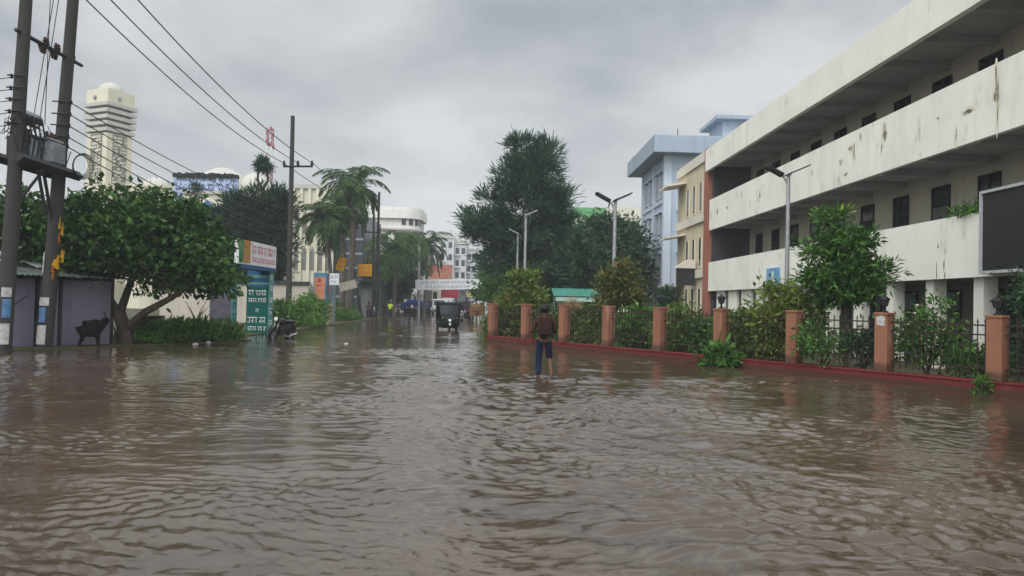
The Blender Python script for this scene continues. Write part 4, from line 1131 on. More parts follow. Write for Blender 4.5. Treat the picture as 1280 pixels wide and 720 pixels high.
simple_pole(413, 400, 412, 318, 57, 'short grey pole with a curved street lamp arm by the pillars', .09, .07, lampar=(413, 322, 399, 316), m_=M_galv)
simple_pole(452, 396, 442, 335, 63, 'leaning dark post carrying the yellow hoarding', .12, .10, m_=M_steel)
simple_pole(523, 394, 524, 300, 79, 'pale pole by the far palms', .16, .12, m_=M_galv)
# yellow hoardings
def sign(name, label, px0, py0, px1, py1, Y, m_, tilt=0, cat='sign', marks=None, seed=1):
    p0 = P(px0, py1, Y); p1 = P(px1, py0, Y); c = (p0 + p1) / 2; w = abs(p1.x - p0.x); h = abs(p1.z - p0.z)
    t = thing(name, label, cat, c)
    M = Matrix.Rotation(tilt, 3, 'Y')
    MB().obox((0, 0, 0), (w, .08, h), M).build('board', m_, t)
    if marks:
        k = MB(); g_ = random.Random(seed); script_marks(k, -w * .42, w * .42, h * .05, h * .26, -.042, g_); script_marks(k, -w * .35, w * .35, -h * .36, h * .22, -.042, g_)
        k.v = [tuple(M @ Vector(v)) for v in k.v]
        k.build('lettering', marks, t)
    return t
sign('hoarding', 'tilted yellow hoarding hanging between the palm trunks', 421, 322, 432, 338, 58, M_yel, R(14), marks=M_red)
sign('hoarding', 'rectangular yellow hoarding on the leaning dark post', 447, 330.5, 465, 345, 62.5, M_yel, marks=M_red, seed=2)
sign('sign_box', 'white and blue sign box above the narrow gate pillar', 412, 342, 424, 356, 51.5, M_whitep, marks=M_poster, seed=3)
sign('cloth_banner', 'ragged pale banner strung under the yellow hoardings', 424, 352, 446, 362, 60, mat('pale_cloth', (.5, .45, .36), .8, .3, 3), R(-16))
sign('cloth_banner', 'long white banner with blue lettering spanning the far road', 519, 350, 602, 361, 78, M_whitep, R(-2), marks=M_poster, seed=4, cat='banner')
sign('cloth_banner', 'dark red cloth backdrop below the white banner', 545, 361, 573, 372, 116, mat('dark_red_cloth', (.30, .025, .045), .8, .3, 2), cat='banner')
sign('billboard', 'orange and red billboard above the white banner', 535, 331, 566, 351, 122, mat('billboard_print', (.42, .27, .17), .7, .4, .7, col2=(.22, .04, .03)), cat='billboard', marks=M_red, seed=5)
sign('shop_sign', 'yellow shop sign at the far right end of the road', 583, 364, 600, 371, 118, mat('pale_yellow', (.62, .55, .16), .7, .3, 2), marks=M_poster, seed=6)
MB_ = None

# ------------------------------------------------------------------ overhead wires
def wire(p, q, sag, r=.012, label='', grp='overhead wires'):
    m = MB(); p = Vector(p); q = Vector(q); n = 18
    m.tube([p.lerp(q, i / n) - Vector((0, 0, sag * 4 * (i / n) * (1 - i / n))) for i in range(n + 1)], r, 5)
    o = m.build('overhead_wire', M_black, loc=p, org=p)
    return tag(o, label, 'wire', grp)
for i, (p, q, s, lab) in enumerate(((P(86, -22, 22), P(355, 204, 45), .5, 'lowest of the three high wires running down to the crossarm'),
                                   (P(112, -28, 21.8), P(373, 204, 45), .5, 'middle one of the three high wires running down to the crossarm'),
                                   (P(146, -30, 21.6), P(391, 204, 45), .5, 'uppermost of the three high wires running down to the crossarm'))):
    wire(p, q, s, .022, lab)
for i, (y0, x1, y1) in enumerate(((128, 358, 262), (143, 358, 275), (157, 358, 288), (171, 358, 300), (183, 358, 310))):
    wire(pole_pt(B0, B1, y0, YB) + Vector((.2, 0, 0)), P(x1, y1, 45), .35, .017, ('top', 'second', 'third', 'fourth', 'bottom')[i] + ' wire of the low bundle leaving the farther leaning pole')
for i, (y0, y1) in enumerate(((97, 88), (112, 105), (126, 120), (141, 138), (156, 160))):
    wire(pole_pt(A0, A1, y0, YA) + Vector((-.2, 0, 0)), P(-160, y1 - 25, 15), .25, .012, ('top', 'second', 'third', 'fourth', 'bottom')[i] + ' wire running out at the left from the nearer leaning pole')
for i, (x0, y0, Y0, x1, y1, Y1) in enumerate(((391, 204, 45, 474, 262, 66), (355, 204, 45, 468, 268, 64))):
    wire(P(x0, y0, Y0), P(x1, y1, Y1), .3, .02, ('right', 'left')[i] + ' wire running on from the crossarm towards the palms')
for i, (px, a_, c_) in enumerate(((72, -30, 150), (78, -30, 152), (64, -25, 148))):
    wire(P(px, a_, 21.3), P(40 + i * 8, c_ + 8, 21.0), .02, .012, ('middle', 'right', 'left')[i] + ' drop wire coming down to the transformer')
wire(P(474, 285, 66), P(640, 294, 110), .5, .02, 'long thin wire crossing the far road above the banner')
m = MB()
for py in (92, 127, 156):
    for p0, p1, Y in ((A0, A1, YA), (B0, B1, YB)):
        p = pole_pt(p0, p1, py, Y)
for pl_, ys, Y, q0, q1, t_ in ((A0, (97, 112, 126, 141, 156), YA, A0, A1, 'wire brackets on the nearer leaning pole'), (B0, (128, 143, 157, 171, 183), YB, B0, B1, 'wire brackets on the farther leaning pole')):
    for y in ys:
        m = MB(); p = pole_pt(q0, q1, y, Y); m.tube([p + Vector((-.24, -.19, 0)), p + Vector((.24, -.19, 0))], .022, 5); insul(m, p + Vector((.22 if q0 is B0 else -.22, -.05, -.05)), .7)
        m.build('wire_bracket', M_steel, pole_a if q0 is A0 else pole_b, org=q0)

# ------------------------------------------------------------------ palms
def palm(px, Y, pyc, label, seed, nf=20, fl=2.8, r=.2, pxb=None, pyb=None):
    rng = np.random.default_rng(seed)
    b = Vector((PX(pxb or px, Y), Y, 0.0)); top = P(px, pyc, Y)
    t = thing('coconut_palm', label, 'palm', b, group='coconut palms')
    mid = b.lerp(top, .5) + Vector((.15, 0, 0))
    MB().tube([b, b.lerp(top, .08), mid, top], [r * 1.4, r, r * .85, r * .7], 10).build('trunk', M_barkp, t, smooth=True, org=b)
    Vs = []; Fs = []; k0 = 0; ribs = MB()
    for i in range(nf):
        az = i * 2.399 + rng.uniform(-.3, .3); el = R(rng.uniform(-35, 78)) if i > 3 else R(80)
        L_ = fl * rng.uniform(.8, 1.1); h = Vector((math.cos(az), math.sin(az), 0))
        pts = []; p = top.copy(); e_ = el; n = 14
        for s in range(n + 1):
            pts.append(p.copy()); p = p + (h * math.cos(e_) + Vector((0, 0, math.sin(e_)))) * (L_ / n); e_ -= R(rng.uniform(7, 11)) * (1 if e_ > -1.3 else 0)
        ribs.tube(pts, [.03] + [.022] * (n - 1) + [.008], 4)
        C = []; D = []; Ln = []
        for s in range(1, n * 3):
            f = s / (n * 3) * n; i0 = int(f); q = pts[i0].lerp(pts[min(i0 + 1, n)], f - i0); tn = (pts[min(i0 + 1, n)] - pts[max(i0 - 1, 0)]).normalized()
            side = tn.cross(Vector((0, 0, 1)));  side = side.normalized() if side.length > .01 else Vector((1, 0, 0))
            ln = fl * .26 * math.sin(math.pi * min(1, (f / n) * .85 + .12)) + .12
            for sg in (-1, 1):
                C.append(q); D.append(side * sg * .8 + tn * .55 + Vector((0, 0, -.45 + rng.normal() * .15))); Ln.append(ln)
        V, F = leaf_quads(np.array([tuple(c - b) for c in C]), np.array([tuple(x) for x in D]), np.array(Ln), np.full(len(Ln), .085), rng)
        Vs.append(V); Fs.append(F + k0); k0 += len(V)
    mesh_np('fronds', np.concatenate(Vs), np.concatenate(Fs), L_palm, t)
    ribs.build('frond_ribs', mat('frond_rib', (.10, .13, .04), .7, .3, 4), t, org=b)
    return t
palm(441, 62, 233, 'tallest coconut palm at the left of the road', 1, 34, 3.7, .28, 436)
palm(408, 57, 276, 'shorter coconut palm leaning left over the painted pillars', 2, 26, 2.9, .17, 414)
palm(426, 66, 262, 'coconut palm partly hidden behind the tallest one', 3, 24, 3.3, .3, 428)
palm(492, 76, 312, 'bushy low palm left of the far banner', 4, 36, 4.3, .25)
palm(533, 84, 308, 'rightmost palm by the grey apartment block', 5, 26, 3.7, .2, 530)
palm(512, 90, 312, 'palm between the bushy low one and the rightmost one', 6, 26, 3.9, .2)
dark_tree(478, 80, [(478, 345, 1.8, 1.6), (492, 355, 1.6, 1.5), (505, 350, 1.4, 1.2), (470, 362, 1.3, 1.0)], 'dark leafy tree below the bushy low palm', 25, 300)

# dark feathery trees left of the tall pole, and the spiky head on a forked stem
b = (PX(325, 50), 50, .05)
E = lambda px, py, rx, rz: loc_ell(px, py, rx, rz, 50, b)
make_tree('pine_tree', 'dense dark feathery tree left of the tall pole above the gate', 'tree', b,
          [([(0, 0, 0), lp(326, 300, 50, b), lp(330, 235, 50, b)], [.25, .18, .05]), ([lp(326, 330, 50, b), lp(300, 290, 50, b), lp(285, 260, 50, b)], [.14, .1, .03]), ([lp(326, 330, 50, b), lp(345, 280, 50, b), lp(352, 245, 50, b)], [.14, .1, .03])],
          [E(300, 278, 1.5, 1.4), E(330, 265, 1.4, 1.6), E(348, 262, .9, 1.3), E(315, 310, 2.0, 1.5), E(345, 305, 1.1, 1.6), E(280, 290, .9, 1.0), E(322, 338, 1.8, 1.2), E(300, 255, .8, .6)],
          480, 56, (.42, .075), .28, leaf_mat('pine_leaf', (0.014, 0.034, 0.024), (0.05, 0.095, 0.055), trans=.12), M_bark, seed=91, up=.5, out=.6, rand=.55, shell=.25)
b = (PX(328, 51.5), 51.5, 0)
t = thing('screw_pine', 'spiky round headed screw pine on a forked stem above the dark trees', 'tree', b)
m = MB(); m.tube([(0, 0, 0), lp(328, 260, 51.5, b), lp(328, 235, 51.5, b)], [.16, .14, .12], 8); m.tube([lp(328, 237, 51.5, b), lp(322, 225, 51.5, b), lp(323, 212, 51.5, b)], [.1, .09, .08], 6); m.tube([lp(328, 237, 51.5, b), lp(335, 226, 51.5, b), lp(334, 213, 51.5, b)], [.1, .09, .08], 6)
m.build('trunk', M_bark, t)
rg_ = np.random.default_rng(4); n = 900; cs = np.array([lp(325, 208, 51.5, b), lp(333, 210, 51.5, b), lp(329, 203, 51.5, b)])[rg_.integers(0, 3, n)]
D = rg_.normal(size=(n, 3)); D[:, 2] += .3
V, F = leaf_quads(cs + rg_.normal(size=(n, 3)) * .1, D, rg_.uniform(.35, .75, n), np.full(n, .06), rg_)
mesh_np('crown', V, F, L_cas, t)
shrub('conifer', 'thin dark pointed conifer before the blue lattice hoarding', 244, 62, [(244, 240, .35, .8), (244, 262, .7, 1.0), (244, 285, .9, 1.0)], L_cas, 93, 120, 26, leaf=(.35, .06), cat='tree', hb=244)
# ------------------------------------------------------------------ mosque and blocks behind the left side
M_mosq = wall_mat('mosque_cream', (0.64, 0.61, 0.48), (0.35, 0.32, 0.24), .3, seed=20)
M_white = wall_mat('white_dome', (0.48, 0.47, 0.42), (0.3, 0.3, 0.26), .25, seed=21)
M_lattice = mat('carved_lattice', (0.62, 0.60, 0.50), .8, .2, 2)
Y = 90.0; sc = Y / 950
c = P(135, 240, Y); b = (c.x, Y, 0)
def mz(py): return PZ(135, py, Y)
mn = thing('minaret', 'square cream minaret with banded gallery and small white dome', 'minaret', b, R(-24))
hw = 1.72
MB().box(-hw, -hw, 0, hw, hw, mz(170)).build('shaft', M_mosq, mn, bevel=.04)
MB().box(-hw - .08, -hw - .08, mz(135) + .02, hw + .08, hw + .08, mz(116)).build('top_block', M_mosq, mn, bevel=.04)
m = MB()
for i in range(5):
    z = mz(168) + i * (mz(137) - mz(168)) / 4; w_ = hw + .2 + .03 * i
    m.box(-w_, -w_, z - .02, w_, w_, z + .40)
m.build('gallery_band', M_white, mn)
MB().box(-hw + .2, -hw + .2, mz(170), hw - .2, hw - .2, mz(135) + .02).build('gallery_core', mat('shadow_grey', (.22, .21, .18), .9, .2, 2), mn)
m = MB(); m.lathe([(1.5, 0), (1.5, .12), (1.3, .55), (.9, .9), (.4, 1.15), (.06, 1.25), (.03, 1.7), (.01, 1.8)], 20, c=(0, 0, mz(116))); m.build('dome', M_white, mn, smooth=True)
M_win = mat('lattice_window', (.21, .20, .175), .8, .4, 5)
for ax in (0, 1):
    f = MB(); l = MB(); rr = random.Random(ax)
    def bx(mb, u0, u1, z0, z1, d0, d1):
        if ax == 0: mb.box(u0, -hw - d1, z0, u1, -hw - d0, z1)
        else: mb.box(hw + d0, u0, z0, hw + d1, u1, z1)
    z0, z1 = mz(232), mz(171)
    bx(f, -.95, .95, z0, z1, .003, .05)
    for i in range(6):
        for j in range(14):
            u = -.9 + i * .3; z = z0 + .1 + j * (z1 - z0 - .2) / 14
            if rr.random() < .72:
                a, c2 = rr.uniform(.1, .3), rr.uniform(.1, .32)
                bx(l, u, u + a, z, z + c2, .053, .13)
                bx(l, u + .1, u + .34, z + .2, z + .27, .053, .12)
    f.build('screen_panel', M_win, mn); l.build('tracery', M_lattice, mn)
    for u in (-.3,):
        m = MB(); m.ball(((u, -hw - .15, mz(126)) if ax == 0 else (hw + .15, u, mz(126))), (.22, .22, .28), 8); m.build('loudspeaker', M_trafo, mn)

Y = 100.0
mq = thing('mosque', 'cream mosque with broad white domes behind the trees', 'mosque', (PX(250, Y), Y, 0))
zt = PZ(250, 236, Y)
MB().box(-9.5, 0, 0, 9, 14, zt).build('hall', M_mosq, mq)
for k in range(7):
    f = MB(); x = -8 + k * 2.5
    f.slab([(x - .5, -.05, 2), (x + .5, -.05, 2), (x + .5, -.05, zt - 3.2), (x, -.05, zt - 2.4), (x - .5, -.05, zt - 3.2)], (0, .047, 0)); f.build('arched_window', M_win, mq)
for px, py0, r_ in ((275, 209, 4.0), (316, 215, 2.6)):
    z1 = PZ(px, py0, Y + 6); x = PX(px, Y + 6) - PX(250, Y); h = z1 - zt
    m = MB(); m.lathe([(r_, 0), (r_ * 1.0, h * .25), (r_ * .9, h * .5), (r_ * .65, h * .75), (r_ * .3, h * .93), (.05, h)], 24, c=(x, 6, zt)); m.build('dome', M_white, mq, smooth=True)
dr = thing('mosque_drum', 'round cream drum with low white dome right of the minaret', 'mosque', (PX(187, 88), 88, 0))
z0 = PZ(187, 234, 88); m = MB(); m.lathe([(2.6, 0), (2.6, z0 - .35), (2.75, z0 - .3), (2.75, z0)], 28); m.build('drum', M_mosq, dr, smooth=True)
m = MB(); m.lathe([(1.6, 0), (1.5, .35), (1.0, .8), (.4, 1.1), (.03, 1.25)], 20, c=(.4, 0, z0)); m.build('dome', M_white, dr, smooth=True)

# blue and white lattice hoarding with a dark fringe
Y = 75.0; xa, xb = PX(212, Y), PX(292, Y); z0, z1 = PZ(250, 275, Y), PZ(250, 220, Y)
lh = thing('lattice_hoarding', 'pale blue patterned lattice screen with a dark fringe along its top', 'screen', (xa, Y, 0))
W_ = xb - xa
MB().box(0, 0, 0, W_, .5, z1).build('screen_wall', mat('pale_blue_screen', (.38, .46, .62), .7, .3, 2.2), lh)
l = MB(); rr = random.Random(5)
for i in range(28):
    for j in range(9):
        x = i * W_ / 28; z = z1 - .5 - j * .45
        if rr.random() < .62: l.box(x + .03, -.06, z, x + rr.uniform(.1, .22), -.003, z + rr.uniform(.1, .3))
        if rr.random() < .3: l.tube([(x, -.04, z), (x + .22, -.04, z + .4)], .03, 4)
l.build('tracery', mat('navy_pattern', (.10, .13, .24), .7, .3, 3), lh)
f = MB()
for i in range(60):
    x = i * W_ / 60; f.box(x - .06, -.1, z1 - rr.uniform(.1, .35), x + W_ / 60, .6, z1 + rr.uniform(.1, .35))
f.build('fringe', M_steel, lh)
kh = thing('kiosk_house', 'small cream house front with a blue gable below the lattice screen', 'house', (PX(226, 72), 72, 0))
xb = PX(274, 72) - PX(226, 72); zt = PZ(250, 239, 72)
MB().box(0, 0, 0, xb, 1.6, zt - .25).build('wall', M_mosq, kh); MB().box(-.2, -.2, zt - .25, xb + .2, 1.8, zt).build('roof', M_white, kh)
m = MB(); m.slab([(1.2, -.35, zt - 1.9), (3.4, -.35, zt - 1.9), (2.3, -.35, zt - .9)], (0, .34, 0)); m.build('gable', mat('gable_blue', (.04, .12, .32), .7, .3, 3), kh)

# cream building with pointed windows behind the tall pole
Y = 80.0; xa, xb = PX(364, Y), PX(414, Y); zt = PZ(390, 236, Y)
cb = thing('arched_cream_building', 'cream block with vertical ribs and pointed arch windows behind the tall pole', 'building', (xa, Y, 0))
W_ = xb - xa
MB().box(0, 0, 0, W_, 12, zt).build('wall', M_mosq, cb)
MB().box(-.2, -.25, zt, W_ + .2, 12.2, zt + .45).build('cornice', M_white, cb)
for k in range(6):
    x = k * W_ / 5; MB().box(x - .16, -.22, 0, x + .16, -.003, zt - .003).build('rib', M_mosq, cb)
for k in range(5):
    x = (k + .5) * W_ / 5
    for z in (.8, 4.6, 8.4):
        f = MB(); f.slab([(x - .28, -.06, z), (x + .28, -.06, z), (x + .28, -.06, z + 1.7), (x, -.06, z + 2.5), (x - .28, -.06, z + 1.7)], (0, .057, 0)); f.build('arched_window', M_win, cb)
Y = 79.0
gb = thing('dark_glass_building', 'dark glazed block with pale floor bands behind the tallest palm', 'building', (PX(419, Y), Y, 0))
W_ = PX(453, Y) - PX(419, Y); zt = PZ(435, 268, Y)
MB().box(0, 0, 0, W_, 10, zt).build('curtain_wall', glass_mat('dark_curtain_wall', (.03, .035, .05), .25), gb)
for k in range(7):
    MB().box(-.05, -.12, k * zt / 7 + .3, W_ + .05, -.003, k * zt / 7 + .5).build('floor_band', M_trafo, gb)
for k in range(4):
    x = k * W_ / 3; MB().box(x - .06, -.16, 0, x + .06, -.123, zt).build('mullion', M_steel, gb)
# white block with rounded corner
Y = 100.0; xa, xb = PX(449, Y), PX(520, Y); zt = PZ(500, 273, Y); W_ = xb - xa; r_ = 2.2
M_wblk = wall_mat('white_block', (.74, .73, .68), (.35, .34, .3), .35, seed=22)
wb = thing('rounded_white_building', 'white multi storey block with rounded corner and deep roof band', 'building', (xa, Y, 0))
def rnd(o):
    return [(-o, -o)] + [(W_ - r_ + (r_ + o) * math.sin(t), r_ - (r_ + o) * math.cos(t)) for t in np.linspace(0, math.pi / 2, 10)] + [(W_ + o, 7), (-o, 7)]
m = MB(); m.prism(rnd(0), 0, zt); m.build('wall', M_wblk, wb)
m = MB(); m.prism(rnd(.4), zt, zt + 1.2); m.prism(rnd(.3), zt + 1.2, zt + 1.5); m.build('roof_band', M_wblk, wb)
for z in (2.6, 5.4, 8.2, 11.0):
    m = MB(); m.prism(rnd(.35), z - .12, z + .12); m.build('floor_band', M_white, wb)
for z in (.6, 3.3, 6.1, 8.9, 11.5):
    for x in (1.0, 3.0, 5.0):
        if z > zt - 1.8: continue
        f = MB(); f.box(x - .55, -.05, z, x + .55, -.003, z + 1.5); f.build('window', M_glass, wb)
    m = MB()
    for t in np.linspace(.15, math.pi / 2 - .1, 4):
        cx_, cy_ = W_ - r_ + r_ * math.sin(t), r_ - r_ * math.cos(t)
        m.obox((cx_, cy_, z + .85), (.55, .14, 1.5), (0, 0, t))
    m.build('corner_window', M_glass, wb)
    m = MB()
    for y in (3.6, 5.6): m.box(W_ + .003, y - .6, z, W_ + .06, y + .6, z + 1.5)
    m.build('side_window', M_glass, wb)
# grey apartment block in the distance
Y = 180.0
M_apt = wall_mat('far_grey', (.52, .54, .57), (.25, .26, .28), .35, seed=23)
ap = thing('apartment_block', 'tall stepped grey apartment block at the far end of the road', 'apartment block', (PX(547, Y), Y, 0))
for px0, px1, py, dy in ((547, 566, 297, 0), (566, 581, 304, 1.5), (581, 593, 311, 3)):
    x0, x1 = PX(px0, Y) - PX(547, Y), PX(px1, Y) - PX(547, Y); zt = PZ(px0, py, Y)
    MB().box(x0, dy, 0, x1 - .01, 14 + dy, zt).build('wall', M_apt, ap)
    MB().box(x0 - .1, dy - .25, zt, x1 - .02, 14 + dy, zt + .5).build('roof_edge', M_fcream, ap)
    MB().box(x0 + 1, dy + 2, zt + .5, x0 + 2.6, dy + 5, zt + 2.2).build('stair_head', M_apt, ap)
    f = 0
    for k in range(int(zt / 2.9)):
        z = zt - 2.4 - k * 2.9
        m = MB(); n = max(2, int((x1 - x0) / 1.5))
        for i in range(n):
            x = x0 + (i + .5) * (x1 - x0) / n; m.box(x - .42, dy - .06, z, x + .42, dy - .003, z + 1.4)
        m.build('window', M_glass, ap)
        MB().box(x0 + .1, dy - .7, z - .45, x0 + (x1 - x0) * .45, dy - .003, z - .1).build('balcony', M_fcream, ap)
fa = thing('distant_block', 'small pale block to the right of the grey apartment block', 'building', (PX(593, 230), 230, 0))
zt = PZ(597, 332, 230); MB().box(0, 0, 0, 4.5, 8, zt).build('wall', M_apt, fa)
for k in range(4): MB().box(.4, -.05, 2 + k * 2.6, 4, -.003, 3.2 + k * 2.6).build('window', M_glass, fa)
# red and white mast
Y = 130.0
ms = thing('radio_mast', 'red and white lattice radio mast rising above the screw pine', 'mast', (PX(332, Y), Y, 0))
zt, zb = PZ(331, 160, Y), PZ(331, 250, Y)
for i in range(10):
    z0 = i * zt / 10; z1 = (i + 1) * zt / 10; m = MB(); w_ = .42
    for sx, sy in ((-1, -1), (1, -1), (1, 1), (-1, 1)): m.tube([(sx * w_, sy * w_, z0), (sx * w_, sy * w_, z1)], .09, 4)
    for k in range(4):
        za = z0 + k * (z1 - z0) / 4; zc_ = za + (z1 - z0) / 4
        m.tube([(-w_, -w_, za), (w_, -w_, zc_)], .06, 4); m.tube([(w_, -w_, za), (w_, w_, zc_)], .06, 4)
    m.build('mast_section', mat('faded_red', (.30, .11, .11), .8, .2, 3) if i % 2 else M_whitep, ms)
m = MB()
for k in range(7):
    t = k * 1.9; m.box(math.cos(t) * .6 - .14, math.sin(t) * .6 - .14, zt - 3.6 + k * .5, math.cos(t) * .6 + .14, math.sin(t) * .6 + .14, zt - 2.9 + k * .5)
m.build('antenna', MATS['faded_red'], ms)
# low shops lining the far left of the road
for i, (pa, pb, Y, py, lab, m_) in enumerate(((448, 476, 74, 352, 'low dark shop front behind the yellow hoarding', M_sroof), (500, 527, 104, 352, 'low pale shop beside the far white banner', M_cwall), (527, 548, 112, 356, 'small cream shop under the billboard', M_mosq), (572, 586, 126, 358, 'low grey shop right of the red backdrop', M_shed))):
    s = thing('shop', lab, 'shop', (PX(pa, Y), Y, 0)); W_ = PX(pb, Y) - PX(pa, Y); zt = PZ(pa, py, Y)
    MB().box(0, 0, -.2, W_, 5, zt).build('wall', m_, s); MB().box(-.15, -.9, zt, W_ + .15, 5.2, zt + .14).build('roof', M_coping, s)
    MB().box(W_ * .15, -.04, .1, W_ * .6, -.003, zt * .8).build('shutter', M_greyd, s); MB().box(W_ * .68, -.04, .6, W_ * .92, -.003, zt * .75).build('window', M_glass, s)

# ------------------------------------------------------------------ people
def skin_obj(name, verts, edges, rad, m_, parent, sub=2, smooth=True):
    me = bpy.data.meshes.new(name); bm = bmesh.new()
    lay = bm.verts.layers.skin.verify()
    bv = []
    for v, r_ in zip(verts, rad):
        x = bm.verts.new(v); x[lay].radius = (r_, r_) if not isinstance(r_, tuple) else r_; bv.append(x)
    bv[0][lay].use_root = True
    for a, b_ in edges: bm.edges.new((bv[a], bv[b_]))
    bm.to_mesh(me); bm.free()
    o = bpy.data.objects.new(name, me); COL.objects.link(o)
    md = o.modifiers.new('skin', 'SKIN'); md.use_smooth_shade = True
    sm = o.modifiers.new('sub', 'SUBSURF'); sm.levels = sub; sm.render_levels = sub
    dg = bpy.context.evaluated_depsgraph_get()
    nm = bpy.data.meshes.new_from_object(o.evaluated_get(dg))
    bpy.data.objects.remove(o); bpy.data.meshes.remove(me)
    nm.name = name; nm.materials.clear(); nm.materials.append(m_)
    nm.polygons.foreach_set('use_smooth', [True] * len(nm.polygons))
    o = bpy.data.objects.new(name, nm); COL.objects.link(o)
    if parent: o.parent = parent
    return o
M_skin = mat('brown_skin', (.12, .06, .036), .55, .15, 8)
M_hair = mat('black_hair', (.010, .009, .008), .5, .3, 30, bump=.4, bscale=60)
def plaid(name, a, b_, c_):
    if name in MATS: return MATS[name]
    m = bpy.data.materials.new(name); m.use_nodes = True; nt = m.node_tree; N = nt.nodes; L = nt.links; p = N['Principled BSDF']; p.inputs['Roughness'].default_value = .95; p.inputs['Specular IOR Level'].default_value = .1
    tc = N.new('ShaderNodeTexCoord'); last = None
    def wv(ax, sc, ph):
        w = N.new('ShaderNodeTexWave'); w.bands_direction = ax; w.inputs['Scale'].default_value = sc; w.inputs['Phase Offset'].default_value = ph; w.inputs['Distortion'].default_value = .6; w.inputs['Detail Scale'].default_value = 2
        L.new(tc.outputs['Object'], w.inputs['Vector']); r_ = N.new('ShaderNodeValToRGB'); r_.color_ramp.interpolation = 'CONSTANT'; r_.color_ramp.elements[1].position = .55; L.new(w.outputs['Fac'], r_.inputs[0]); return r_.outputs[0]
    m1 = N.new('ShaderNodeMixRGB'); L.new(wv('Z', 4.5, 0), m1.inputs[0]); m1.inputs[1].default_value = (*a, 1); m1.inputs[2].default_value = (*b_, 1)
    m2 = N.new('ShaderNodeMixRGB'); L.new(wv('X', 4.5, 1), m2.inputs[0]); L.new(m1.outputs[0], m2.inputs[1]); m2.inputs[2].default_value = (*c_, 1)
    m3 = N.new('ShaderNodeMixRGB'); m3.inputs[0].default_value = .5; L.new(m1.outputs[0], m3.inputs[1]); L.new(m2.outputs[0], m3.inputs[2]); L.new(m3.outputs[0], p.inputs[0])
    MATS[name] = m; return m
def person(label, loc, rot, shirt, pants, J=None, fine=True, sleeve=.5, short=None, hair=True, group=None, seat=False, helmet=None, scale=1.0, parent=None):
    """standing figure facing +Y; J overrides joints"""
    D = dict(pel=(0, 0, .90), wst=(0, 0, 1.05), chs=(0, .0, 1.24), nck=(0, .0, 1.40), hd0=(0, .015, 1.47), hd1=(0, .025, 1.545), hd2=(0, .02, 1.61),
             lh=(-.09, 0, .84), lk=(-.10, .05, .46), la=(-.10, -.02, .07), lt=(-.11, .14, .025), rh=(.09, 0, .84), rk=(.10, .03, .46), ra=(.10, -.04, .07), rt=(.11, .12, .025),
             ls=(-.17, 0, 1.35), le=(-.235, -.02, 1.09), lw=(-.25, .09, .86), rs=(.17, 0, 1.35), re=(.235, -.02, 1.09), rw=(.25, .09, .86))
    if J: D.update(J)
    V = {k: Vector(v) for k, v in D.items()}
    t = thing('person', label, 'person', loc, rot, group); t.scale = (scale,) * 3
    names = ['pel', 'wst', 'chs', 'nck', 'hd0', 'hd1', 'hd2', 'lh', 'lk', 'la', 'lt', 'rh', 'rk', 'ra', 'rt', 'ls', 'le', 'lw', 'rs', 're', 'rw']
    rad = dict(pel=(.12, .09), wst=(.115, .085), chs=(.135, .095), nck=.05, hd0=.06, hd1=(.075, .09), hd2=(.065, .08), lh=.082, lk=.055, la=.036, lt=.032, rh=.082, rk=.055, ra=.036, rt=.032, ls=.052, le=.038, lw=.027, rs=.052, re=.038, rw=.027)
    vs = [V[n] for n in names]; rd = [rad[n] for n in names]
    ed = [('pel', 'wst'), ('wst', 'chs'), ('chs', 'nck'), ('nck', 'hd0'), ('hd0', 'hd1'), ('hd1', 'hd2'), ('pel', 'lh'), ('lh', 'lk'), ('lk', 'la'), ('la', 'lt'), ('pel', 'rh'), ('rh', 'rk'), ('rk', 'ra'), ('ra', 'rt'), ('chs', 'ls'), ('ls', 'le'), ('le', 'lw'), ('chs', 'rs'), ('rs', 're'), ('re', 'rw')]
    ed = [(names.index(a), names.index(b_)) for a, b_ in ed]
    if fine:
        # palms and fingers
        for s, (e_, w_) in ((-1, ('le', 'lw')), (1, ('re', 'rw'))):
            d = (V[w_] - V[e_]).normalized(); side = Vector((0, 1, 0)) - d * d.y; side.normalize()
            pi = len(vs); vs.append(V[w_] + d * .07); rd.append((.03, .018)); ed.append((names.index(w_), pi))
            for f in range(4):
                o_ = side * (.027 - .018 * f); i0 = len(vs); ln = (.030, .034, .032, .025)[f]
                cur = Vector((0, 0, 0)) + side * 0
                inn = d.cross(side) * s * .25
                vs += [V[w_] + d * .095 + o_, V[w_] + d * (.095 + ln) + o_ + inn * ln * 1.5, V[w_] + d * (.095 + 1.85 * ln) + o_ + inn * ln * 4]; rd += [.0088, .008, .0068]
                ed += [(pi, i0), (i0, i0 + 1), (i0 + 1, i0 + 2)]
            i0 = len(vs); vs += [V[w_] + d * .04 + side * .035, V[w_] + d * .085 + side * .055]; rd += [.0095, .0075]; ed += [(pi, i0), (i0, i0 + 1)]
        # nose and ears
        fw = Vector((0, 1, 0)); h1 = V['hd1']; ih = names.index('hd1')
        for q, r_ in ((h1 + Vector((0, .105, -.005)), .012), (h1 + Vector((-.085, .0, 0)), .013), (h1 + Vector((.085, .0, 0)), .013)):
            vs.append(q); rd.append(r_); ed.append((ih, len(vs) - 1))
    skin_obj('body', vs, ed, rd, M_skin, t)
    sl = lambda a, b_, f: V[a].lerp(V[b_], f)
    hem = V['pel'].lerp(V['wst'], .1) + Vector((0, 0, -.07))
    cv = [hem, V['wst'], V['chs'], V['nck'] + Vector((0, 0, -.03)), V['ls'], sl('ls', 'le', min(1, sleeve * 2)), V['rs'], sl('rs', 're', min(1, sleeve * 2))]
    ce = [(0, 1), (1, 2), (2, 3), (2, 4), (4, 5), (2, 6), (6, 7)]; crd = [(.155, .12), (.142, .11), (.16, .12), .062, .07, .056, .07, .056]
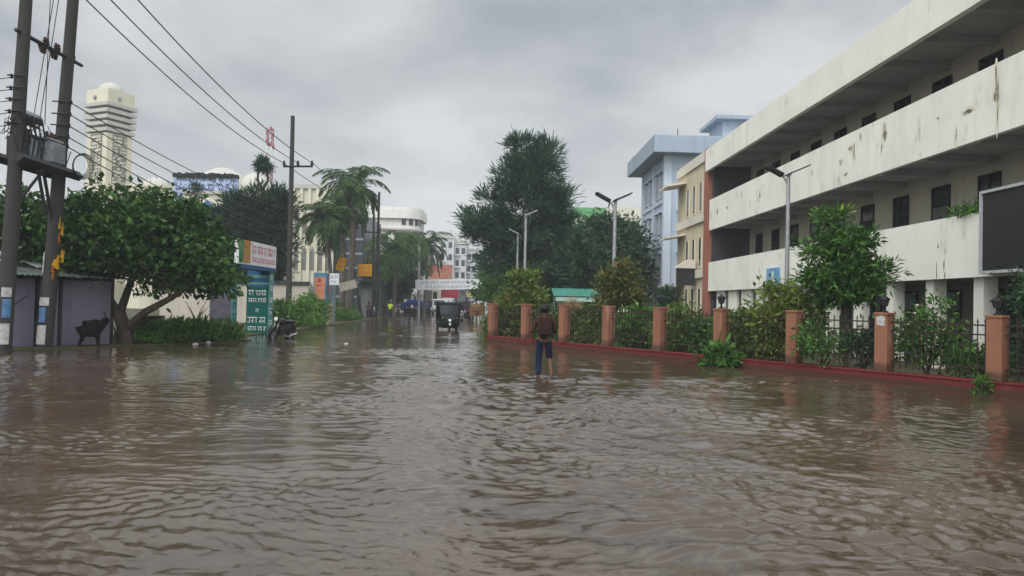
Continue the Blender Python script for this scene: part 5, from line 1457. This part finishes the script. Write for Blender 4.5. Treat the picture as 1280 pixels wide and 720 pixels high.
    if sleeve > .5:
        cv += [sl('le', 'lw', sleeve * 2 - 1), sl('re', 'rw', sleeve * 2 - 1)]; ce += [(5, 8), (7, 9)]; crd += [.045, .045]
    skin_obj('shirt', cv, ce, crd, shirt, t)
    fl, fr = (1.0, 1.0) if short is None else short
    pv = [V['pel'] + Vector((0, 0, .04)), V['lh'], V['rh']]; pe_ = [(0, 1), (0, 2)]; pr_ = [(.135, .105), .098, .098]
    for h, k, a, f in (('lh', 'lk', 'la', fl), ('rh', 'rk', 'ra', fr)):
        i = len(pv); pv += [V[h].lerp(V[k], min(1, f * 2))]; pr_ += [.078]; pe_ += [(1 if h == 'lh' else 2, i)]
        if f > .5: pv += [V[k].lerp(V[a], (f * 2 - 1) * .95)]; pr_ += [.062]; pe_ += [(i, i + 1)]
    skin_obj('trousers', pv, pe_, pr_, pants, t)
    m = MB(); h1 = V['hd1']; h2 = V['hd2']
    if helmet:
        m.ball(h1 + Vector((0, -.005, .03)), (.125, .145, .14), 14); m.build('helmet', helmet, t, smooth=True)
    elif hair:
        m.ball((0, 0, 0), (.098, .112, .105), 16); rr = random.Random(3)
        m.v = [tuple(Vector(v) * rr.uniform(.95, 1.07) + (h1.lerp(h2, .55) + Vector((0, -.022, .012)))) for v in m.v]
        m.build('hair', M_hair, t, smooth=True)
    m = MB()
    for k, q in (('la', 'lt'), ('ra', 'rt')):
        d = V[q] - V[k]; d.z *= .4; m.tube([V[k] + Vector((0, -.03, -.035)), V[k].lerp(V[q], .5) + Vector((0, 0, -.012)), V[q] + Vector((0, .03, -.005))], [.045, .047, .035], 8)
    m.build('shoe', M_black, t, smooth=True)
    return t
M_jean = mat('blue_jeans', (.012, .018, .045), .9, .35, 12)
M_navy = mat('navy_trousers', (.022, .026, .042), .85, .3, 10)
M_plaid = plaid('brown_check', (.085, .032, .02), (.016, .022, .015), (.045, .015, .012))
px, py = 681, 472
Yp = 17.0; xp = PX(px, Yp)
main = person('person wading away in a brown checked shirt and blue trousers', (xp, Yp, -.06), R(-4), M_plaid, M_jean,
       J=dict(lk=(-.11, .05, .47), la=(-.12, -.03, .07), lt=(-.13, .13, .02), rk=(.13, .09, .48), ra=(.185, -.13, .13), rt=(.20, -.05, .02), le=(-.25, -.05, 1.09), lw=(-.26, .06, .86), re=(.24, .03, 1.08), rw=(.13, .24, 1.02)),
       sleeve=.62, short=(1.0, .52))
# backpack
bp_ = thing('backpack', 'dark maroon backpack worn by the wading person', 'backpack', (xp + .01, Yp - .17, .93), R(-4))
m = MB(); m.box(-.14, -.10, 0, .15, .07, .43); m.build('bag', mat('maroon_cloth', (.038, .015, .012), .9, .4, 10), bp_, bevel=.045)
m = MB(); m.box(-.11, -.145, .03, .12, -.095, .22); m.build('pocket', mat('maroon_pocket', (.028, .012, .012), .9, .3, 10), bp_, bevel=.02)
m = MB(); m.tube([(-.1, .05, .40), (-.1, .10, .47), (-.1, .28, .44)], .018, 5); m.tube([(.1, .05, .40), (.1, .10, .47), (.1, .28, .44)], .018, 5); m.tube([(-.02, -.02, .43), (0, -.02, .47), (.03, -.02, .43)], .01, 5); m.build('strap', M_black, bp_)

M_hiviz = mat('hiviz_yellow', (.55, .80, .05), .7, .2, 6)
M_dk = mat('dark_cloth', (.025, .024, .03), .85, .3, 6); M_purp = mat('purple_cloth', (.10, .06, .10), .85, .3, 6); M_pale = mat('pale_shirt', (.62, .62, .60), .85, .15, 6)
def far(px, pyb, h_px, label, shirt, pants, rot=0, **k):
    Y = 1.65 * 950 / (pyb - hzn(px)); return person(label, (PX(px, Y), Y, -.03), rot, shirt, pants, fine=False, scale=max(.9, min(1.08, h_px * Y / 950 / 1.66)), sleeve=.5, **k)
far(488, 398, 22, 'person in a bright yellow vest standing under the palms', M_hiviz, M_dk, R(160))
far(481, 399, 22, 'person in dark clothes beside the yellow vested one', M_dk, M_dk, R(200))
far(498, 398.5, 22, 'person in purple brown clothes right of the yellow vested one', M_purp, M_dk, R(20))
far(536, 391, 16, 'person in pale shirt standing left of the auto rickshaw', M_pale, M_dk, R(100))
far(542, 389, 15, 'person in white further back between stall and rickshaw', M_pale, M_pale, R(170))
far(590, 401, 25, 'person in dark clothes walking beside the brown cart', M_dk, M_navy, R(175))
for i, (px, pyb, lab, c_) in enumerate(((552, 388.5, 'distant person in red before the dark red backdrop', M_red), (557, 388, 'distant person in pale shirt before the dark red backdrop', M_pale), (566, 388.3, 'distant person in dark clothes before the dark red backdrop', M_dk), (596, 391, 'distant dark person at the right edge of the far road', M_navy))):
    far(px, pyb, 14, lab, c_, M_dk, R(40 * i))

for i, (px, pyb, lab, c_, p_) in enumerate(((461, 399, 'person in a grey shirt near the leaning yellow sign post', M_purp, M_dk), (508, 393, 'person in a pale shirt in front of the blue tarpaulin', M_pale, M_navy), (526, 391.5, 'person in red beside the right end of the blue tarpaulin', M_red, M_dk),
        (571, 390, 'distant person in purple right behind the auto rickshaw', M_purp, M_dk), (583, 393, 'person in a pale shirt between the far motorcycle and the cart', M_pale, M_dk), (604, 393, 'person in blue at the right end of the road beyond the cart', M_jean, M_dk), (600, 389, 'tiny distant person in red at the right end of the road', M_red, M_navy), (561, 387.2, 'tiny distant person in yellow in the middle of the far road', M_hiviz, M_dk))):
    far(px, pyb, 15, lab, c_, p_, R(70 * i))

# ------------------------------------------------------------------ vehicles
M_tyre = mat('tyre', (.014, .014, .014), .85, .3, 20); M_chrome = mat('chrome', (.5, .5, .5), .25, .1, 8, metal=.9); M_lampg = mat('lamp_glass', (.75, .76, .72), .15, .1, 9)
def wheel(parent, c_, r_, w_, ax='X', name='wheel'):
    m = MB(); m.lathe([(r_ * .62, -w_ / 2), (r_ * .92, -w_ / 2), (r_, -w_ * .25), (r_, w_ * .25), (r_ * .92, w_ / 2), (r_ * .62, w_ / 2), (r_ * .62, -w_ / 2)], 24, axis=ax); o = m.build('wheel', M_tyre, parent, loc=c_, smooth=True)
    m = MB(); m.lathe([(r_ * .05, -w_ * .4), (r_ * .16, -w_ * .4), (r_ * .16, w_ * .4), (r_ * .05, w_ * .4)], 10, axis=ax); m.lathe([(r_ * .56, -w_ * .3), (r_ * .63, -w_ * .3), (r_ * .63, w_ * .3), (r_ * .56, w_ * .3), (r_ * .56, -w_ * .3)], 20, axis=ax)
    for k in range(6):
        t = k * math.pi / 3; q = (0, math.cos(t) * r_ * .6, math.sin(t) * r_ * .6) if ax == 'X' else (math.cos(t) * r_ * .6, 0, math.sin(t) * r_ * .6); m.tube([(0, 0, 0), q], r_ * .045, 5)
    m.build('rim', M_chrome, o)
    return o
def motorcycle(label, loc, rot, lean=0):
    """front towards -Y"""
    t = thing('motorcycle', label, 'motorcycle', loc, rot, None); t.rotation_euler = (0, lean, rot)
    wheel(t, (0, -.64, .30), .30, .10); wheel(t, (0, .64, .30), .30, .12)
    m = MB(); m.tube([(-.08, -.64, .30), (-.08, -.46, .78), (-.08, -.40, .98)], .025, 6); m.tube([(.08, -.64, .30), (.08, -.46, .78), (.08, -.40, .98)], .025, 6); m.build('fork', M_chrome, t)
    m = MB(); m.tube([(0, -.42, .82), (0, -.1, .76), (0, .4, .72), (0, .85, .74)], .035, 6); m.tube([(0, -.40, .80), (0, -.2, .36), (0, .2, .32), (0, .64, .30)], .035, 6); m.tube([(0, .3, .72), (0, .2, .34)], .03, 6); m.build('frame', M_black, t)
    m = MB(); m.box(-.13, -.22, .28, .13, .16, .58); m.lathe([(.02, -.02), (.12, 0), (.11, .28), (.02, .3)], 10, c=(0, -.05, .5)); m.build('engine', M_steel, t, bevel=.03)
    m = MB(); m.ball((0, -.14, .84), (.14, .28, .13), 14); m.build('fuel_tank', mat('tank_black', (.02, .02, .024), .25, .2, 5), t, smooth=True)
    m = MB(); m.box(-.13, .10, .78, .13, .80, .87); m.build('seat', M_black, t, bevel=.04)
    m = MB(); m.tube([(-.36, -.32, 1.04), (-.2, -.38, 1.06), (0, -.40, 1.0), (.2, -.38, 1.06), (.36, -.32, 1.04)], .016, 6); m.build('handlebar', M_black, t)
    for s in (-1, 1):
        m = MB(); m.tube([(s * .25, -.38, 1.05), (s * .33, -.40, 1.2)], .008, 5); m.ball((s * .34, -.41, 1.23), (.06, .02, .04), 8); m.build('mirror', M_black, t)
    m = MB(); m.ball((0, -.52, .93), (.11, .09, .11), 14); o = m.build('headlight', M_black, t, smooth=True)
    m = MB(); m.ball((0, -.585, .93), (.085, .04, .085), 12); m.build('lens', M_lampg, o, smooth=True)
    m = MB(); n = 10
    for q, cy_, a0, a1 in ((.34, -.64, 20, 140), (.36, .64, 30, 150)):
        pts = [(cy_ - q * math.cos(R(a0 + (a1 - a0) * i / n)), .30 + q * math.sin(R(a0 + (a1 - a0) * i / n))) for i in range(n + 1)]
        for i in range(n):
            (y0, z0), (y1, z1) = pts[i], pts[i + 1]; m.slab([(-.075, y0, z0), (.075, y0, z0), (.075, y1, z1), (-.075, y1, z1)], (0, 0, .012))
    m.build('mudguard', M_black, t)
    m = MB(); m.tube([(.12, -.1, .3), (.16, .2, .24), (.17, .85, .34)], [.025, .035, .05], 8); m.build('exhaust', M_chrome, t)
    m = MB(); m.box(-.06, .80, .68, .06, .90, .78); m.build('tail_light', M_red, t)
    return t
Y = 1.65 * 950 / (424 - hzn(353)); motorcycle('black motorcycle parked in the water beside the festival gate', (PX(352, Y), Y, -.12), R(-14), R(8))
Ym = 64; mt = motorcycle('motorcycle with a white headlamp ridden along the far road', (PX(577.5, Ym), Ym, -.1), R(8))
rider = person('person in dark clothes riding the far motorcycle', (PX(577.5, Ym), Ym + .32, -.1), R(188), M_dk, M_navy, fine=False, sleeve=1.0, helmet=M_black,
       J=dict(lh=(-.1, .02, .84), lk=(-.18, .42, .72), la=(-.2, .22, .34), lt=(-.2, .36, .28), rh=(.1, .02, .84), rk=(.18, .42, .72), ra=(.2, .22, .34), rt=(.2, .36, .28), le=(-.3, .25, 1.16), lw=(-.31, .5, 1.06), re=(.3, .25, 1.16), rw=(.31, .5, 1.06)))

def auto_rickshaw(label, loc, rot):
    """three wheeler, front towards -Y"""
    t = thing('auto_rickshaw', label, 'auto rickshaw', loc, rot)
    M_body = mat('bottle_green', (.006, .013, .013), .55, .3, 3); M_hood = mat('black_hood', (.010, .012, .014), .9, .3, 8, spec=.1)
    # nose and tub: stations along Y of (half width, z bottom, z top)
    st_ = [(-1.32, .16, .50, .78), (-1.25, .30, .38, .92), (-1.05, .44, .30, 1.02), (-.80, .52, .26, 1.04), (-.62, .60, .26, .72), (.1, .66, .26, .70), (.6, .68, .28, .80), (1.15, .68, .34, .85), (1.32, .64, .40, .85)]
    vs = []; fs = []; n = 12
    for y, hw_, z0, z1 in st_:
        for k in range(n):
            a = 2 * math.pi * (k + .5) / n; c_, s_ = math.cos(a), math.sin(a); e_ = .45
            x = hw_ * math.copysign(abs(c_) ** e_, c_); z = (z0 + z1) / 2 + (z1 - z0) / 2 * math.copysign(abs(s_) ** e_, s_); vs.append((x, y, z))
    for i in range(len(st_) - 1):
        for k in range(n): fs.append((i * n + k, i * n + (k + 1) % n, (i + 1) * n + (k + 1) % n, (i + 1) * n + k))
    fs.append(tuple(range(n))); fs.append(tuple((len(st_) - 1) * n + k for k in range(n)))
    m = MB(); m.add(vs, fs); m.build('body', M_body, t, smooth=True)
    m = MB(); hp = [(-.86, .60, 1.66), (-.5, .66, 1.74), (.3, .68, 1.76), (1.1, .67, 1.72), (1.30, .62, 1.60)]
    for i in range(len(hp) - 1):
        (y0, w0, z0), (y1, w1, z1) = hp[i], hp[i + 1]
        m.slab([(-w0, y0, z0), (w0, y0, z0), (w1, y1, z1), (-w1, y1, z1)], (0, 0, -.06))
    for s in (-1, 1):
        m.slab([(s * .60, -.86, 1.66), (s * .68, .3, 1.76), (s * .68, .3, 1.52), (s * .62, -.86, 1.54)], (s * .02, 0, 0)); m.slab([(s * .68, .45, 1.74), (s * .66, 1.3, 1.6), (s * .66, 1.3, .8), (s * .68, .45, .76)], (s * .02, 0, 0))
    m.slab([(-.64, 1.30, .8), (.64, 1.30, .8), (.62, 1.28, 1.6), (-.62, 1.28, 1.6)], (0, .03, 0)); m.build('hood', M_hood, t)
    m = MB()
    for s in (-1, 1): m.tube([(s * .52, -.84, 1.0), (s * .60, -.82, 1.66)], .03, 6); m.tube([(s * .66, .1, .7), (s * .67, .15, 1.72)], .025, 6)
    m.tube([(-.52, -.84, 1.03), (.52, -.84, 1.03)], .025, 6); m.build('windscreen_frame', M_black, t)
    MB().slab([(-.51, -.835, 1.05), (.51, -.835, 1.05), (.58, -.815, 1.62), (-.58, -.815, 1.62)], (0, .012, 0)).build('windscreen', M_glass, t)
    w = wheel(t, (0, -1.02, .22), .24, .11); wheel(t, (-.56, .95, .22), .24, .12); wheel(t, (.56, .95, .22), .24, .12)
    m = MB(); m.ball((0, -1.33, .70), (.11, .07, .11), 14); o = m.build('headlight', M_chrome, t, smooth=True); m = MB(); m.ball((0, -1.38, .70), (.055, .03, .055), 12); m.build('lens', M_lampg, o, smooth=True)
    m = MB(); n = 8
    for i in range(n):
        a0, a1 = R(25 + 130 * i / n), R(25 + 130 * (i + 1) / n); m.slab([(-.09, -1.02 - .28 * math.cos(a0), .22 + .28 * math.sin(a0)), (.09, -1.02 - .28 * math.cos(a0), .22 + .28 * math.sin(a0)), (.09, -1.02 - .28 * math.cos(a1), .22 + .28 * math.sin(a1)), (-.09, -1.02 - .28 * math.cos(a1), .22 + .28 * math.sin(a1))], (0, 0, .014))
    m.build('mudguard', M_body, t)
    m = MB(); m.box(-.50, .3, .70, .50, .85, .86); m.box(-.5, .85, .7, .5, .95, 1.35); m.box(-.3, -.45, .70, .3, -.1, .84); m.build('seat', M_black, t)
    for s in (-1, 1):
        m = MB(); m.tube([(s * .56, -.84, 1.25), (s * .74, -.92, 1.3)], .012, 5); m.ball((s * .77, -.93, 1.32), (.05, .02, .085), 8); m.build('mirror', M_black, t)
        m = MB(); m.ball((s * .40, -1.10, .86), (.05, .04, .04), 8); m.build('indicator', M_orange, t)
    m = MB(); m.slab([(-.06, -1.335, .44), (.06, -1.335, .44), (.05, -1.35, .58), (-.05, -1.35, .58)], (0, -.012, 0)); m.build('number_plate', M_whitep, t)
    return t
Ya = 1.65 * 950 / (412.5 - hzn(560))
auto_rickshaw('dark green auto rickshaw driving towards the viewer through the flood', (PX(559.5, Ya), Ya + .8, -.16), R(9))
dv = person('person in dark clothes driving the auto rickshaw', (PX(559.5, Ya), Ya + .62, -.28), R(189), M_dk, M_dk, fine=False, sleeve=1.0, scale=.93,
       J=dict(lh=(-.09, .08, .93), lk=(-.14, .46, .92), la=(-.14, .5, .52), lt=(-.14, .62, .48), rh=(.09, .08, .93), rk=(.14, .46, .92), ra=(.14, .5, .52), rt=(.14, .62, .48), le=(-.27, .16, 1.16), lw=(-.22, .36, 1.12), re=(.27, .16, 1.16), rw=(.22, .36, 1.12)))

# brown covered cycle cart at the right edge of the road
Yc = 62; ct = thing('cycle_cart', 'rusty brown cycle cart with a raised load cover at the fence end', 'cart', (PX(597, Yc), Yc, -.1))
M_rust = mat('rusty_tan', (.24, .13, .06), .8, .45, 4); 
m = MB(); m.box(-.6, -.9, .62, .6, .9, .74); m.build('bed', M_rust, ct)
m = MB(); m.box(-.58, -.85, .741, .58, .85, 1.35); m.slab([(-.62, -.9, 1.35), (.62, -.9, 1.35), (.5, -.8, 1.62), (-.5, -.8, 1.62)], (0, 1.7, 0)); m.build('load_cover', mat('brown_tarp', (.20, .115, .05), .85, .45, 3), ct, bevel=.04)
for s in (-1, 1): wheel(ct, (s * .66, .35, .33), .33, .06)
wheel(ct, (0, -1.5, .33), .33, .05)
m = MB(); m.tube([(0, -1.5, .33), (0, -1.4, .95)], .025, 6); m.tube([(0, -1.42, .85), (0, -.85, .68)], .03, 6); m.tube([(-.28, -1.3, 1.0), (0, -1.4, .97), (.28, -1.3, 1.0)], .018, 6); m.tube([(0, -1.0, .7), (0, -1.0, .95)], .025, 6); m.build('frame', M_iron, ct)
MB().box(-.1, -1.12, .95, .1, -.88, 1.02).build('saddle', M_black, ct, bevel=.02)
# blue tarpaulin stall
Ys = 88; xa, xb = PX(503, Ys), PX(536, Ys); ts = thing('tarpaulin_stall', 'roadside stall under a sagging blue tarpaulin', 'stall', ((xa + xb) / 2, Ys, .02)); W_ = (xb - xa) / 2
n = 12; vs = []; rr = random.Random(7)
for i in range(n + 1):
    for j in range(n + 1):
        u, v = i / n * 2 - 1, j / n * 2 - 1; z = 1.75 - .55 * abs(u) ** 1.6 - .35 * (v + 1) / 2 * 0 - (1.0 if v < -.85 else 0) * (.7 + .2 * math.sin(u * 5)) + rr.uniform(-.05, .05); vs.append((u * W_, v * 1.2, max(.4, z)))
fs = [(i * (n + 1) + j, i * (n + 1) + j + 1, (i + 1) * (n + 1) + j + 1, (i + 1) * (n + 1) + j) for i in range(n) for j in range(n)]
m = MB(); m.add(vs, fs); o = m.build('tarpaulin', mat('blue_tarp', (.02, .06, .24), .5, .35, 2), ts, smooth=True); md = o.modifiers.new('thick', 'SOLIDIFY'); md.thickness = .02
for s in (-1, 1):
    for q in (-1, 1): MB().tube([(s * W_ * .93, q * 1.1, -.1), (s * W_ * .93, q * 1.1, 1.15)], .04, 6).build('leg', M_iron, ts)
MB().box(-W_ * .85, -.8, .0, W_ * .85, .9, .75).build('counter', M_dk, ts)
# van behind the rickshaw
def minibus(label, loc, rot, m_):
    t = thing('minibus', label, 'minibus', loc, rot); m = MB()
    m.slab([(-.85, -2, .35), (-.85, -2.1, .8), (-.85, -1.85, 1.15), (-.8, -1.35, 1.9), (-.8, 2, 1.95), (-.85, 2.1, 1.0), (-.85, 2.1, .35)], (1.7, 0, 0)); m.build('body', m_, t, bevel=.06)
    MB().slab([(-.72, -1.84, 1.2), (.72, -1.84, 1.2), (.68, -1.42, 1.82), (-.68, -1.42, 1.82)], (0, -.03, .0)).build('windscreen', M_glass, t)
    for s in (-1, 1):
        MB().box(s * .853 if s > 0 else -.87, -1.2, 1.15, .87 if s > 0 else -.853, 1.8, 1.7).build('side_window', M_glass, t); m = MB(); m.ball((s * .6, -2.06, .75), (.14, .06, .1), 10); m.build('headlight', M_lampg, t)
        wheel(t, (s * .78, -1.35, .3), .3, .16); wheel(t, (s * .78, 1.35, .3), .3, .16)
    MB().box(-.8, -2.16, .38, .8, -2.05, .55).build('bumper', M_black, t)
    return t
minibus('small white minibus in the distance behind the auto rickshaw', (PX(549, 96), 96, -.05), R(6), M_whitep)

auto_rickshaw('distant dark auto rickshaw left of the white minibus', (PX(538, 104), 104, -.1), R(12))
auto_rickshaw('distant dark auto rickshaw by the right edge of the far road', (PX(581, 92), 92, -.1), R(4))
for px_, Y_, lab_ in ((529, 98, 'motorcycle parked at the right end of the blue tarpaulin'), (466, 70, 'motorcycle parked under the rectangular yellow hoarding'), (588, 80, 'motorcycle standing beyond the brown cycle cart')):
    motorcycle(lab_, (PX(px_, Y_), Y_, -.05), R(px_ * 7))
# the black goat by the shed
gx = thing('goat', 'black goat standing against the grey violet shed', 'goat', (PX(114, 22.95), 22.95, -.06), R(57 - 15)); gx.scale = (.78, 1.2, 1.0)
names_ = [(0.0, 0, .62), (.28, 0, .66), (.46, 0, .80), (.56, 0, .93), (.68, 0, .89), (-.28, 0, .64), (-.42, 0, .62), (-.5, 0, .70)]
vs = [Vector(v) for v in names_]; rd = [(.20, .27), (.19, .25), .13, .10, .05, (.15, .19), .08, .025]
ed = [(0, 1), (1, 2), (2, 3), (3, 4), (0, 5), (5, 6), (6, 7)]
for (bx_, sy, hind) in ((.28, -.09, 0), (.28, .09, 0), (-.30, -.09, 1), (-.30, .09, 1)):
    i = len(vs)
    if hind: vs += [Vector((bx_ + .02, sy, .48)), Vector((bx_ + .06, sy, .36)), Vector((bx_ - .05, sy, .21)), Vector((bx_ - .01, sy, .0))]
    else: vs += [Vector((bx_, sy, .48)), Vector((bx_ - .01, sy, .34)), Vector((bx_ + .02, sy, .2)), Vector((bx_ + .01, sy, .0))]
    rd += [.07, .045, .028, .03]; ed += [(5 if hind else 1, i), (i, i + 1), (i + 1, i + 2), (i + 2, i + 3)]
for s in (-1, 1):
    i = len(vs); vs += [Vector((.53, s * .08, .97)), Vector((.49, s * .17, .93))]; rd += [.022, .018]; ed += [(3, i), (i, i + 1)]
skin_obj('body', vs, ed, rd, mat('black_fur', (.010, .009, .009), 1.0, .5, 9, bump=.9, bscale=40, spec=.05), gx)
m = MB()
for s in (-1, 1): m.tube([(.55, s * .04, 1.0), (.50, s * .06, 1.1), (.43, s * .08, 1.15)], [.02, .015, .005], 6)
m.build('horn', M_steel, gx)

# floating scraps on the water
rr = random.Random(12)
for i, (px, py, m_, lab) in enumerate(((434, 430, M_whitep, 'pale scrap floating off the painted pillars'), (290, 424, M_whitep, 'white plastic scrap at the foot of the gate'))):
    Y = 1.65 * 950 / (py - hzn(px)); m = MB(); m.ball((0, 0, 0), (.08, .05, .02), 8); m.v = [(a + rr.uniform(-.03, .03), b_ + rr.uniform(-.03, .03), c_ + rr.uniform(-.01, .02)) for a, b_, c_ in m.v]
    tag(m.build('litter_scrap', m_, loc=(PX(px, Y), Y, .015)), lab, 'litter')
# ------------------------------------------------------------------ damp air
HAZE = 0.0009
if HAZE:
    hz_m = bpy.data.materials.new('haze'); hz_m.use_nodes = True
    nt = hz_m.node_tree
    for n in list(nt.nodes):
        if n.type != 'OUTPUT_MATERIAL': nt.nodes.remove(n)
    pv = nt.nodes.new('ShaderNodeVolumePrincipled'); pv.inputs['Color'].default_value = (.88, .91, .95, 1); pv.inputs['Density'].default_value = HAZE
    nt.links.new(pv.outputs[0], nt.nodes['Material Output'].inputs['Volume'])
    o = MB().box(-1600, -400, -2.5, 1600, 2600, 60).build('haze', hz_m)
    o['kind'] = 'stuff'
